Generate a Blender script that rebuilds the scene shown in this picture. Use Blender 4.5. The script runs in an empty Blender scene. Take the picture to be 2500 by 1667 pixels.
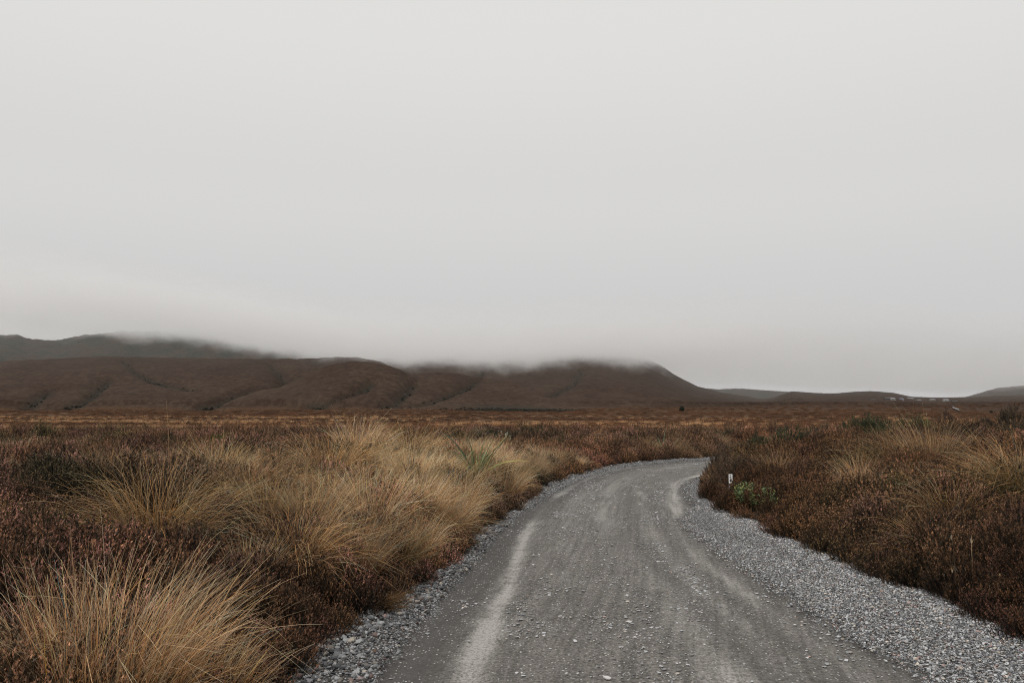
import bpy, bmesh, math
import numpy as np
from mathutils import Vector, Matrix

# ------------------------------------------------------------------ camera, sky, sun, exposure
SC = bpy.context.scene
COL = SC.collection
F, CU, CV = 2500 * 28 / 36, 1250.0, 833.5          # photograph pixels
PITCH = math.atan(151.5 / F)
CAMZ = 2.0

cam_d = bpy.data.cameras.new('camera'); cam_d.lens = 28; cam_d.sensor_width = 36
cam_d.clip_start = 0.05; cam_d.clip_end = 20000
cam = bpy.data.objects.new('camera', cam_d); COL.objects.link(cam)
cam.location = (0, 0, CAMZ); cam.rotation_euler = (math.pi / 2 + PITCH, 0, 0)
SC.camera = cam

w = bpy.data.worlds.new('World'); SC.world = w; w.use_nodes = True
wn, wl = w.node_tree.nodes, w.node_tree.links
wn.clear()
tc = wn.new('ShaderNodeTexCoord'); sx = wn.new('ShaderNodeSeparateXYZ')
rp = wn.new('ShaderNodeValToRGB'); bg = wn.new('ShaderNodeBackground'); wo = wn.new('ShaderNodeOutputWorld')
wl.new(tc.outputs['Generated'], sx.inputs[0]); wl.new(sx.outputs['Z'], rp.inputs['Fac'])
wl.new(rp.outputs['Color'], bg.inputs['Color']); wl.new(bg.outputs[0], wo.inputs['Surface'])
cr = rp.color_ramp; cr.interpolation = 'EASE'           # overcast: brighter overhead, greyer low down
cr.elements[0].position = 0.0;  cr.elements[0].color = (.600, .597, .600, 1)
cr.elements[1].position = 1.0;  cr.elements[1].color = (.84, .83, .81, 1)
for p, c in ((.10, (.612, .608, .608)), (.25, (.675, .670, .664)), (.45, (.740, .733, .720))):
    e = cr.elements.new(p); e.color = (*c, 1)
bg.inputs['Strength'].default_value = 1.0

sun_d = bpy.data.lights.new('sun', 'SUN'); sun_d.energy = 3.2; sun_d.angle = math.radians(28)
sun_d.color = (1.0, .965, .92)
sun = bpy.data.objects.new('sun', sun_d); COL.objects.link(sun)
sun.rotation_euler = (math.radians(38), 0, math.radians(-35))

SC.view_settings.view_transform = 'Standard'; SC.view_settings.look = 'None'
SC.view_settings.exposure = 0.0; SC.view_settings.gamma = 1.0
cy = SC.cycles
cy.max_bounces = 16; cy.diffuse_bounces = 3; cy.glossy_bounces = 1; cy.transmission_bounces = 2
cy.volume_bounces = 14; cy.transparent_max_bounces = 8
cy.use_denoising = True; cy.filter_width = 1.1; cy.use_adaptive_sampling = False; cy.sample_clamp_indirect = 1.5
cy.denoiser = 'OPENIMAGEDENOISE'; cy.denoising_input_passes = 'RGB_ALBEDO_NORMAL'; cy.denoising_prefilter = 'NONE'; cy.denoising_quality = 'HIGH'

rng = np.random.default_rng(26)

# ------------------------------------------------------------------ helpers
def lerp(a, b, t): return a + (b - a) * t
def sstep(a, b, x):
    t = np.clip((x - a) / (b - a), 0, 1); return t * t * (3 - 2 * t)

_perm = np.random.default_rng(7).random(65536)
def vnoise(x, y, seed=0):
    xi = np.floor(x).astype(np.int64); yi = np.floor(y).astype(np.int64)
    fx = x - xi; fy = y - yi
    fx = fx * fx * fx * (fx * (fx * 6 - 15) + 10); fy = fy * fy * fy * (fy * (fy * 6 - 15) + 10)
    def h(a, b): return _perm[(a * 73856093 ^ b * 19349663 ^ (seed + 1) * 83492791) & 65535]
    return lerp(lerp(h(xi, yi), h(xi + 1, yi), fx), lerp(h(xi, yi + 1), h(xi + 1, yi + 1), fx), fy) * 2 - 1
def fbm(x, y, o=4, seed=0, g=.5):
    s = 0; a = 1; t = 0
    for i in range(o):
        s = s + a * vnoise(x * 2 ** i + 13.7 * i, y * 2 ** i + 7.1 * i, seed + i); t += a; a *= g
    return s / t

def ray(u, v):
    cx = (u - CU) / F; cyy = (CV - v) / F
    c, s = math.cos(PITCH), math.sin(PITCH)
    return cx, c - cyy * s, s + cyy * c
def atD(u, v, D):
    x, y, z = ray(u, v); k = D / y
    return x * k, D, CAMZ + z * k

def mesh_from(name, V, Fs, C=None, smooth=False, mat=None, uv=None):
    """V (n,3); Fs list of (m,k) int arrays; C (n,3) point colours"""
    me = bpy.data.meshes.new(name)
    V = np.asarray(V, np.float32).reshape(-1, 3)
    Fs = [np.asarray(f, np.int32) for f in Fs if len(f)]
    nl = sum(f.size for f in Fs); nf = sum(len(f) for f in Fs)
    me.vertices.add(len(V)); me.vertices.foreach_set('co', V.ravel())
    me.loops.add(nl); me.polygons.add(nf)
    me.loops.foreach_set('vertex_index', np.concatenate([f.ravel() for f in Fs]))
    tot = np.concatenate([np.full(len(f), f.shape[1], np.int32) for f in Fs])
    st = np.concatenate([[0], np.cumsum(tot)[:-1]]).astype(np.int32)
    me.polygons.foreach_set('loop_start', st); me.polygons.foreach_set('loop_total', tot)
    if smooth: me.polygons.foreach_set('use_smooth', np.ones(nf, bool))
    if C is not None:
        a = me.color_attributes.new('col', 'FLOAT_COLOR', 'POINT')
        C4 = np.ones((len(V), 4), np.float32); C4[:, :3] = C
        a.data.foreach_set('color', C4.ravel())
    if mat: me.materials.append(mat)
    me.update(); me.validate()
    return me
def fattr(me, name, arr):
    a = me.attributes.new(name, 'FLOAT', 'POINT'); a.data.foreach_set('value', np.asarray(arr, np.float32).ravel())

def add(name, me, parent=None, loc=(0, 0, 0), rz=0, sc=1.0):
    o = bpy.data.objects.new(name, me); COL.objects.link(o)
    o.location = loc; o.rotation_euler = (0, 0, rz); o.scale = (sc,) * 3 if np.isscalar(sc) else sc
    if parent: o.parent = parent
    return o
def tag(o, label=None, cat=None, group=None, kind=None):
    if label: o['label'] = label
    if cat: o['category'] = cat
    if group: o['group'] = group
    if kind: o['kind'] = kind
    return o
def thing(name, loc, label, cat, group=None, rz=0, sc=1.0):
    return tag(add(name, None, None, loc, rz, sc), label, cat, group)

# ------------------------------------------------------------------ materials
def newmat(name):
    m = bpy.data.materials.new(name); m.use_nodes = True
    nt = m.node_tree; b = nt.nodes['Principled BSDF']
    b.inputs['Roughness'].default_value = .85; b.inputs['Specular IOR Level'].default_value = .25
    return m, nt.nodes, nt.links, b
def N(nodes, typ, **kw):
    n = nodes.new(typ)
    for k, v in kw.items(): setattr(n, k, v)
    return n
def mixc(nodes, links, fac, a, b, blend='MIX'):
    n = nodes.new('ShaderNodeMix'); n.data_type = 'RGBA'; n.blend_type = blend
    for s, val in ((n.inputs[0], fac), (n.inputs[6], a), (n.inputs[7], b)):
        if hasattr(val, 'is_linked'): links.new(val, s)
        elif isinstance(val, (int, float)): s.default_value = val
        else: s.default_value = (*val, 1)
    return n.outputs[2]
def math_(nodes, links, op, a, b=None, clamp=False):
    n = nodes.new('ShaderNodeMath'); n.operation = op; n.use_clamp = clamp
    for i, val in enumerate((a, b)):
        if val is None: continue
        if hasattr(val, 'is_linked'): links.new(val, n.inputs[i])
        else: n.inputs[i].default_value = val
    return n.outputs[0]
def ramp(nodes, links, fac, a, b, smooth=True):
    n = nodes.new('ShaderNodeMapRange'); n.interpolation_type = 'SMOOTHSTEP' if smooth else 'LINEAR'
    links.new(fac, n.inputs[0]); n.inputs[1].default_value = a; n.inputs[2].default_value = b
    return n.outputs[0]
def noise(nodes, links, vec, scale, detail=3, rough=.55):
    n = nodes.new('ShaderNodeTexNoise'); n.inputs['Scale'].default_value = scale
    n.inputs['Detail'].default_value = detail; n.inputs['Roughness'].default_value = rough
    if vec is not None: links.new(vec, n.inputs['Vector'])
    return n.outputs['Fac']

def plant_mat(name, inst=False, var=.5, trans=.35):
    """vertex colour x per-plant variation, a little light through the blades"""
    m, n, l, b = newmat(name)
    a = N(n, 'ShaderNodeAttribute', attribute_name='col')
    col = a.outputs['Color']
    if inst:
        t = N(n, 'ShaderNodeAttribute', attribute_name='tint', attribute_type='INSTANCER')
        col = mixc(n, l, 1.0, col, t.outputs['Color'], 'MULTIPLY')
    oi = N(n, 'ShaderNodeObjectInfo')
    f = N(n, 'ShaderNodeMapRange'); l.new(oi.outputs['Random'], f.inputs[0])
    f.inputs[3].default_value = 1 - var; f.inputs[4].default_value = 1 + var * .6
    hs = N(n, 'ShaderNodeHueSaturation'); l.new(col, hs.inputs['Color']); l.new(f.outputs[0], hs.inputs['Value'])
    l.new(hs.outputs[0], b.inputs['Base Color'])
    b.inputs['Roughness'].default_value = .7
    tr = N(n, 'ShaderNodeBsdfTranslucent'); l.new(hs.outputs[0], tr.inputs['Color'])
    mx = N(n, 'ShaderNodeMixShader'); mx.inputs[0].default_value = trans
    l.new(b.outputs[0], mx.inputs[1]); l.new(tr.outputs[0], mx.inputs[2])
    l.new(mx.outputs[0], n['Material Output'].inputs['Surface'])
    return m
M_BLADE = plant_mat('dry_grass_blade')
M_HERO = plant_mat('dry_grass_blade_bright', var=.08)
M_BLADE_I = plant_mat('dry_grass_blade_scatter', inst=True)
M_HEATH = plant_mat('heather', inst=True, var=.5, trans=.1)
M_BUSH = plant_mat('shrub_leaf', var=.2, trans=.15)

def plain_mat(name, col, rough=.7, nscale=30, var=.3, spec=.3):
    m, n, l, b = newmat(name)
    t = N(n, 'ShaderNodeTexCoord')
    f = noise(n, l, t.outputs['Object'], nscale, 5)
    l.new(mixc(n, l, f, [c * (1 - var) for c in col], [min(1, c * (1 + var)) for c in col]), b.inputs['Base Color'])
    b.inputs['Roughness'].default_value = rough; b.inputs['Specular IOR Level'].default_value = spec
    return m

# ------------------------------------------------------------------ road plan
LP = np.array([(-1.9, -8), (-1.75, 1), (-1.55, 5.7), (-1.36, 7.1), (-.94, 8.9), (-.48, 11.7), (0.09, 15.2), (.72, 18.4), (1.85, 22.3),
               (3.8, 26.2), (6.9, 28.9), (11, 31), (17, 33.5), (26, 38), (40, 47), (60, 62), (90, 90)], float)
RP = np.array([(4.3, -8), (4.3, 1), (4.2, 5), (4.1, 7.5), (4.02, 9.5), (3.9, 11), (3.86, 13), (3.78, 14.6), (3.98, 16.6), (4.45, 18.8),
               (5.4, 21.2), (7.1, 23.4), (9.8, 25.3), (14, 27.4), (20, 30), (29, 34.4), (43, 43), (63, 58), (93, 86)], float)
GLP = np.array([(-1.15, 1), (-.98, 5.7), (-.80, 7.4), (-.48, 10), (.0, 13.4), (1.0, 18), (2.3, 22.3), (4.2, 25.7), (7.1, 28.2), (11.2, 30.3)], float)
GRP = np.array([(3.08, 1), (3.02, 5.7), (2.92, 7.1), (2.82, 9.5), (2.85, 12), (2.92, 13.3), (3.3, 14.4), (3.62, 15.6), (3.8, 17), (4.2, 18.9), (5.2, 21.4), (6.9, 23.6)], float)
def dens(P, step=.15):
    # Catmull-Rom through the points
    out = []
    Q = np.vstack([2 * P[0] - P[1], P, 2 * P[-1] - P[-2]])
    for i in range(1, len(Q) - 2):
        p0, p1, p2, p3 = Q[i - 1], Q[i], Q[i + 1], Q[i + 2]
        n = max(2, int(np.linalg.norm(p2 - p1) / step)); t = np.linspace(0, 1, n, endpoint=False)[:, None]
        out.append(.5 * (2 * p1 + (p2 - p0) * t + (2 * p0 - 5 * p1 + 4 * p2 - p3) * t * t + (3 * p1 - p0 - 3 * p2 + p3) * t ** 3))
    out.append(P[-1:]); return np.vstack(out)
LPd, RPd, GLd, GRd = dens(LP), dens(RP), dens(GLP), dens(GRP)
def sdist(x, y, P):
    """distance to polyline samples, + on the left of its direction"""
    x = np.asarray(x, float).ravel(); y = np.asarray(y, float).ravel()
    T = np.gradient(P, axis=0); T /= np.linalg.norm(T, axis=1)[:, None] + 1e-9
    out = np.empty(len(x))
    for i in range(0, len(x), 20000):
        dx = x[i:i + 20000, None] - P[None, :, 0]; dy = y[i:i + 20000, None] - P[None, :, 1]
        k = (dx * dx + dy * dy).argmin(1); r = np.arange(len(k))
        ddx, ddy = dx[r, k], dy[r, k]
        out[i:i + 20000] = np.sqrt(ddx ** 2 + ddy ** 2) * np.sign(T[k, 0] * ddy - T[k, 1] * ddx + 1e-12)
    return out
def edge_d(x, y):
    """distance outside the road: (left, right); negative inside"""
    return sdist(x, y, LPd), -sdist(x, y, RPd)

# ------------------------------------------------------------------ terrain height
def crest(pts, D):
    a = np.array([atD(u, v, D) for u, v in pts]); return a[:, 0], a[:, 2]
HILLS = [  # (crest pixels, crest distance, foot distance, front shape, fall behind)
    ([(-900, 915), (-600, 895), (-200, 888), (0, 881), (130, 874), (249, 867), (344, 870), (497, 872), (631, 874), (720, 874), (800, 870), (870, 870), (930, 882), (1000, 920), (1080, 980), (1150, 1020)], 1020, 640, 1.0, 500),
    ([(380, 1030), (470, 1004), (536, 975), (612, 949), (670, 938), (719, 920), (781, 893), (830, 882), (870, 878), (910, 882), (950, 892), (1000, 910), (1080, 955), (1160, 1000), (1230, 1015)], 830, 600, 1.0, 330),
    ([(-900, 830), (-500, 810), (-200, 812), (0, 816), (40, 814), (70, 826), (130, 828), (200, 814), (300, 806), (400, 806), (450, 800), (500, 806), (560, 822), (640, 832), (750, 842), (880, 855), (1000, 865), (1150, 890), (1350, 960), (1500, 1000), (1700, 1020)], 1500, 1080, .9, 700),
    ([(780, 960), (850, 900), (920, 872), (1050, 866), (1200, 862), (1350, 856), (1450, 851), (1520, 853), (1570, 868), (1610, 890), (1650, 915), (1700, 941), (1760, 957), (1850, 970), (2000, 985), (2200, 1000)], 1350, 620, .85, 700),
    ([(1500, 960), (1680, 952), (1720, 945), (1760, 947), (1800, 945), (1850, 948), (1900, 951), (1950, 955), (2030, 958), (2100, 963), (2200, 972), (2300, 978), (2600, 980)], 1900, 1400, 1., 600),
    ([(1780, 985), (1850, 975), (1900, 962), (1925, 953), (1950, 955), (1990, 958), (2030, 959), (2060, 956), (2120, 953), (2170, 957), (2220, 967), (2300, 969), (2400, 966), (2500, 962), (2700, 952), (3200, 930)], 1300, 330, 1.15, 900),
    ([(2150, 990), (2250, 978), (2350, 967), (2400, 952), (2430, 944), (2500, 938), (2560, 925), (2700, 910), (3200, 890)], 1800, 1350, 1., 700),
    ([(780, 1030), (830, 1006), (880, 965), (930, 934), (1000, 913), (1060, 908), (1130, 912), (1250, 930), (1400, 952), (1550, 978), (1700, 1002), (1800, 1020)], 870, 590, 1.0, 330),
    ([(-900, 1006), (0, 1003), (300, 1001), (500, 1003), (900, 998), (1100, 1001), (1180, 1005), (1280, 1010), (1380, 1006), (1450, 996), (1550, 993), (1700, 996), (1850, 991), (2000, 986), (2200, 988), (2400, 982), (2600, 978)], 560, 330, 1.2, 170),
]
HC = [(crest(p, D), D, y0, e, fb) for p, D, y0, e, fb in HILLS]
GULLIES = []          # polylines in plan, width, depth; filled below
def plain_z(x, y):
    z = -1.2 * sstep(34, 85, y) - 2.8 * np.clip((y - 36) / 565, 0, None)
    z = np.where(y > 600, -4 - (y - 600) * .002, z)
    return z + .35 * fbm(x / 60, y / 60, 3, 3) * sstep(40, 120, y) + .9 * fbm(x / 170, y / 170, 2, 5) * sstep(120, 350, y) * (1 - sstep(450, 600, y))
def far_z(x, y, carve=True):
    z = plain_z(x, y); base = z
    r = np.clip((y - 500) / 500, 0, 1)
    lump = fbm(x / 160, y / 160, 4, 11) * 6 * r + fbm((x + 60 * vnoise(x / 190, y / 150, 19)) / 95, y / 300, 3, 17) * 6.5 * r + fbm(x / 45, y / 45, 3, 21) * 1.8 * r
    for (cx, cz), D, y0, e, fb in HC:
        yy = y + 26 * fbm(x / 210, y / 900 + D, 3, int(D)) * (1 if D > 600 else .3)
        xs = x * D / np.clip(yy, y0 * .9, D * 1.25)      # spurs fan out towards the plain
        c = np.interp(xs, cx, cz) + 4.2
        t = np.clip((yy - y0) / (D - y0), 0, 1) ** e
        p = np.where(yy < D, (.35 * t + .65 * (t * t * (3 - 2 * t))) * yy / D, 1 - sstep(0, fb, yy - D))
        near_crest = np.exp(-((yy - D) / 60) ** 2)
        h = base + np.maximum(c, 0) * p + lump * 2.6 * p * np.clip(1 - p, 0, 1) * (1 - near_crest) * np.clip((c - 18) / 50, 0, 1)
        k = .8
        z = np.where(np.abs(z - h) < 8, np.log(np.exp(np.clip(k * (z - base), 0, 300)) + np.exp(np.clip(k * (h - base), 0, 300))) / k - .693 / k + base, np.maximum(z, h))
    if carve:
        for P, wd, dp in GULLIES:
            lo = P.min(0) - 60; hi = P.max(0) + 60
            m = (x > lo[0]) & (x < hi[0]) & (y > lo[1]) & (y < hi[1])
            if m.any():
                d = np.abs(sdist(x[m], y[m], P)); zz = z[m]
                z = z.copy(); z[m] = zz - dp * np.exp(-(d / wd) ** 2) - dp * .5 * np.exp(-(d / (wd * 3)) ** 2)
    return z
def near_z(x, y):
    dl, dr = edge_d(x, y)
    hum = np.where(dr > 0, .27, .20) * fbm(x / 1.5, y / 1.5, 3, 31)
    fl = 1 - sstep(15, 28, y + .15 * np.abs(x)); fr = 1 - sstep(24, 46, y)
    hl = (.70 * fl + .06) * (.4 * sstep(0, .8, dl) + .6 * sstep(.6, 4, dl))
    hr = ((.66 + .16 * sstep(4.5, 13, x)) * fr + .06) * (.5 * sstep(0, .9, dr) + .5 * sstep(.8, 4.5, dr))
    out = np.maximum(dl, dr)
    z = np.where(dl > 0, hl, 0) + np.where((dr > 0) & (dl <= 0), hr, 0) + hum * sstep(.2, 1.2, out)
    return np.where(out < 0, -.06, z)
def height(x, y):
    x = np.asarray(x, float).ravel(); y = np.asarray(y, float).ravel()
    z = np.where(y > 300, far_z(x, y), plain_z(x, y)) if (y > 300).any() else plain_z(x, y)
    m = (y < 100) & (np.abs(x) < 120)
    if m.any():
        z = z.copy(); z[m] = z[m] + near_z(x[m], y[m])
    return z
def hit(u, v, z_off=0.0, lo=2.5, hi=3000):
    dx, dy, dz = ray(u, v)
    ys = np.geomspace(lo, hi, 1400); k = ys / dy
    zr = CAMZ + dz * k
    b = np.nonzero(zr < height(dx * k, ys) + z_off)[0]
    i = b[0] if len(b) else len(ys) - 1
    return np.array([dx * k[i], ys[i], float(height([dx * k[i]], [ys[i]])[0])])

_g = [([(1010, 930), (990, 950), (965, 972), (945, 985)], 8, 5), ([(905, 925), (880, 945), (830, 962), (760, 985)], 9, 5.5),
      ([(720, 918), (670, 937), (612, 947), (536, 972), (480, 994)], 9, 6), ([(265, 925), (235, 950), (215, 968), (160, 990), (130, 1000)], 9, 4.5),
      ([(120, 950), (95, 968), (60, 996)], 9, 4), ([(660, 885), (690, 915), (705, 925)], 7, 4), ([(760, 865), (780, 888)], 8, 5),
      ([(1850, 982), (1900, 976), (1960, 974)], 6, 3), ([(300, 880), (330, 905), (380, 930), (470, 950)], 7, 2.5), ([(1180, 905), (1150, 935), (1080, 965), (1020, 985)], 8, 3.5), ([(1420, 900), (1400, 935), (1340, 965)], 9, 2.5), ([(2260, 985), (2340, 988), (2420, 978), (2500, 972)], 10, 3.5), ([(2350, 1003), (2420, 1000), (2480, 996)], 8, 3)]
_gl = []
for p, wd, dp in _g:
    q = dens(np.array(p, float), 3.0)
    _gl.append((np.array([hit(u, v, lo=320)[:2] for u, v in q]), wd * .75, dp))
GULLIES = _gl

# ------------------------------------------------------------------ ground sheet
yr = np.concatenate([np.arange(-12, 2, .5), np.arange(2, 34, .2), np.geomspace(34, 330, 130), np.geomspace(333, 580, 60)[1:], np.linspace(584, 1560, 250)[1:], np.geomspace(1565, 6000, 70)])
an = np.concatenate([np.linspace(-1.6, -.85, 14)[:-1], np.linspace(-.85, .85, 430), np.linspace(.85, 1.6, 14)[1:]])
YY, AA = np.meshgrid(yr, an, indexing='ij')
XX = AA * (np.maximum(YY, 0) + 9)
gz = height(XX, YY)
gx, gy = XX.ravel(), YY.ravel()
nr, nc = YY.shape
idx = np.arange(nr * nc).reshape(nr, nc)
quads = np.stack([idx[:-1, :-1], idx[:-1, 1:], idx[1:, 1:], idx[1:, :-1]], -1).reshape(-1, 4)

m, n, l, b = newmat('moorland'); M_GROUND = m
geo = N(n, 'ShaderNodeNewGeometry'); P = geo.outputs['Position']
sp = N(n, 'ShaderNodeSeparateXYZ'); l.new(P, sp.inputs[0])
soil = mixc(n, l, noise(n, l, P, 9, 5), (.018, .013, .010), (.045, .032, .023))
# plain: brown heath with straw-coloured streaks
st = N(n, 'ShaderNodeMapping'); st.inputs['Scale'].default_value = (.28, 1, 1); l.new(P, st.inputs[0])
n1 = noise(n, l, st.outputs[0], .05, 6, .62); n2 = noise(n, l, P, .45, 5, .65); n3 = noise(n, l, P, 1.6, 3, .6)
heath = mixc(n, l, ramp(n, l, n2, .35, .68), (.034, .020, .012), (.082, .046, .027))
straw = mixc(n, l, ramp(n, l, n3, .3, .7), (.14, .085, .048), (.30, .195, .115))
at = N(n, 'ShaderNodeAttribute', attribute_name='straw')
fac = math_(n, l, 'MULTIPLY', ramp(n, l, n1, .46, .62), ramp(n, l, n2, .40, .58))
fac = math_(n, l, 'MULTIPLY', fac, at.outputs['Fac'])
plainc = mixc(n, l, fac, heath, straw)
# hills: even brown scrub with fine grain, green-black bush on the far ones
h1 = noise(n, l, P, .02, 5, .6); h2 = noise(n, l, P, .16, 6, .75); h3 = noise(n, l, P, .55, 3, .7)
hb = mixc(n, l, ramp(n, l, h1, .3, .7), (.048, .031, .023), (.064, .044, .032))
hb = mixc(n, l, ramp(n, l, h2, .40, .62), mixc(n, l, 1., hb, (.62, .62, .64), 'MULTIPLY'), hb)
hb = mixc(n, l, math_(n, l, 'MULTIPLY', ramp(n, l, h3, .58, .74), .3), hb, (.10, .078, .06))
fo = N(n, 'ShaderNodeAttribute', attribute_name='bush')
ff = math_(n, l, 'MULTIPLY', fo.outputs['Fac'], ramp(n, l, noise(n, l, P, .03, 6, .65), .42, .56))
bush = mixc(n, l, ramp(n, l, h2, .35, .65), (.010, .014, .012), (.040, .042, .028))
hb = mixc(n, l, ff, hb, bush)
hm = N(n, 'ShaderNodeAttribute', attribute_name='hill')
col = mixc(n, l, hm.outputs['Fac'], plainc, hb)
nearf = ramp(n, l, sp.outputs['Y'], 26, 70)
col = mixc(n, l, nearf, soil, col)
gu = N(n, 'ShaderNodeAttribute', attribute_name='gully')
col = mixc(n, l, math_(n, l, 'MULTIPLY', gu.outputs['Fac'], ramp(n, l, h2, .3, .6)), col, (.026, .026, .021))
l.new(col, b.inputs['Base Color'])
bp = N(n, 'ShaderNodeBump'); bp.inputs['Strength'].default_value = 1.0; bp.inputs['Distance'].default_value = 2.2
l.new(math_(n, l, 'MULTIPLY', math_(n, l, 'ADD', h2, math_(n, l, 'MULTIPLY', h3, .5)), hm.outputs['Fac']), bp.inputs['Height'])
bp2 = N(n, 'ShaderNodeBump'); bp2.inputs['Strength'].default_value = .8; bp2.inputs['Distance'].default_value = .35
l.new(math_(n, l, 'ADD', n2, n3), bp2.inputs['Height']); l.new(bp.outputs[0], bp2.inputs['Normal'])
l.new(bp2.outputs[0], b.inputs['Normal'])
b.inputs['Specular IOR Level'].default_value = .05; b.inputs['Roughness'].default_value = 1

# fine lumpy scrub on the slopes
sc_l = sstep(380, 700, gy)
gz2 = gz + sc_l * (1.0 * fbm(gx / 9, gy / 14, 3, 41, .7)) * np.clip((gz + 6) / 20, .15, 1)
bmk = sstep(1060, 1140, gy) * sstep(-150, -330, gx); gz2 += bmk * 3.5 * fbm(gx / 16, gy / 22, 3, 43, .7)
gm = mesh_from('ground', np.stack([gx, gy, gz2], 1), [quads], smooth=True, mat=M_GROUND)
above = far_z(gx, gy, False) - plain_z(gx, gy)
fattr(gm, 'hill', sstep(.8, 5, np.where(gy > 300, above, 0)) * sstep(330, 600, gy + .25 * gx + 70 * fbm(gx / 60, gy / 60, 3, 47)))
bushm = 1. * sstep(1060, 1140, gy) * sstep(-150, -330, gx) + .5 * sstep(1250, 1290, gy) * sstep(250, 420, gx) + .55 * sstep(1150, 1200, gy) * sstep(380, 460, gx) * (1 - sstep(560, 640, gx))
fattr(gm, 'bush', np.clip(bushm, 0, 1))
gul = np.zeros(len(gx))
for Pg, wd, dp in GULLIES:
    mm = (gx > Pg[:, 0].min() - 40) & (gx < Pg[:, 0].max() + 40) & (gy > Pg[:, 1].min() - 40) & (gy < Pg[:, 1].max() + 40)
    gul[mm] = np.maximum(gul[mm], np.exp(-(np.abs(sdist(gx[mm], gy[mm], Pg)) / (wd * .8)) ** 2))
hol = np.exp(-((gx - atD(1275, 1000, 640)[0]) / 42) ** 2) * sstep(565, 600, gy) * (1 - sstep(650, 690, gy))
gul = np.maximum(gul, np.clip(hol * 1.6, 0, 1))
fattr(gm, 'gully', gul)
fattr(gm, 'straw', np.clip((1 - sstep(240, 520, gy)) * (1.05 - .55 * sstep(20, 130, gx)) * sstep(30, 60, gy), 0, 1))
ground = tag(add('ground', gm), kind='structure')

# ------------------------------------------------------------------ low cloud sitting on the hills
CB = (-1750, 640, 4), (1900, 2300, 215)                 # the air the cloud drifts in
m = bpy.data.materials.new('cloud_vapour'); m.use_nodes = True; n = m.node_tree.nodes; l = m.node_tree.links; n.clear()
o_ = n.new('ShaderNodeOutputMaterial'); v_ = n.new('ShaderNodeVolumePrincipled'); l.new(v_.outputs[0], o_.inputs['Volume'])
v_.inputs['Color'].default_value = (1, 1, 1, 1); v_.inputs['Anisotropy'].default_value = .48
geo = N(n, 'ShaderNodeNewGeometry'); P = geo.outputs['Position']; sp = N(n, 'ShaderNodeSeparateXYZ'); l.new(P, sp.inputs[0])
fc = N(n, 'ShaderNodeValToRGB'); mr = N(n, 'ShaderNodeMapRange'); l.new(sp.outputs['X'], mr.inputs[0]); mr.inputs[1].default_value = -1750; mr.inputs[2].default_value = 1900
l.new(mr.outputs[0], fc.inputs[0]); fc.color_ramp.interpolation = 'EASE'
ZB = [(-1750, 128), (-900, 128), (-560, 114), (-400, 90), (-300, 72), (-200, 56), (-60, 50), (120, 55), (250, 58), (600, 46), (1000, 32), (1900, 28)]
while len(fc.color_ramp.elements) < len(ZB): fc.color_ramp.elements.new(.5)
for e, (x_, z_) in zip(fc.color_ramp.elements, ZB):
    e.position = (x_ + 1750) / 3650; e.color = (z_ / 200,) * 3 + (1,)
base_ = math_(n, l, 'MULTIPLY', fc.outputs[0], 200.)
mp = N(n, 'ShaderNodeMapping'); mp.inputs['Scale'].default_value = (1 / 62, 1 / 130, 1 / 50); l.new(P, mp.inputs[0])
nz_ = math_(n, l, 'MULTIPLY', math_(n, l, 'SUBTRACT', noise(n, l, mp.outputs[0], 1.0, 5, .68), .5), 88.)
h_ = math_(n, l, 'SUBTRACT', math_(n, l, 'SUBTRACT', sp.outputs['Z'], base_), nz_)
up_ = ramp(n, l, h_, -10, 26)
fy_ = ramp(n, l, sp.outputs['Y'], 660, 1150)
tp_ = ramp(n, l, math_(n, l, 'SUBTRACT', sp.outputs['Z'], base_), 70, 30)
d_ = math_(n, l, 'MULTIPLY', math_(n, l, 'MULTIPLY', up_, fy_), tp_)
thin_ = N(n, 'ShaderNodeMapRange'); l.new(sp.outputs['X'], thin_.inputs[0]); thin_.inputs[1].default_value = 180; thin_.inputs[2].default_value = 520; thin_.inputs[3].default_value = 1; thin_.inputs[4].default_value = .3
d_ = math_(n, l, 'MULTIPLY', d_, thin_.outputs[0])
thl_ = N(n, 'ShaderNodeMapRange'); l.new(sp.outputs['X'], thl_.inputs[0]); thl_.inputs[1].default_value = -1000; thl_.inputs[2].default_value = -250; thl_.inputs[3].default_value = .55; thl_.inputs[4].default_value = 1
d_ = math_(n, l, 'MULTIPLY', d_, thl_.outputs[0])
lo_ = math_(n, l, 'MULTIPLY', ramp(n, l, sp.outputs['Y'], 660, 1000), .00022)
l.new(math_(n, l, 'ADD', math_(n, l, 'MULTIPLY', d_, .016), math_(n, l, 'MULTIPLY', lo_, tp_)), v_.inputs['Density'])
bm = bmesh.new(); c0, c1 = np.array(CB[0]), np.array(CB[1])
bmesh.ops.create_cube(bm, size=1, matrix=Matrix.Translation((c0 + c1) / 2) @ Matrix.Diagonal((*(c1 - c0), 1)))
me = bpy.data.meshes.new('low_cloud'); bm.to_mesh(me); bm.free(); me.materials.append(m)
cl = tag(add('low_cloud', me), 'grey low cloud hiding the tops of the brown hills', 'cloud', kind='stuff')
cy.volume_step_rate = .18; cy.volume_max_steps = 256

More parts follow.
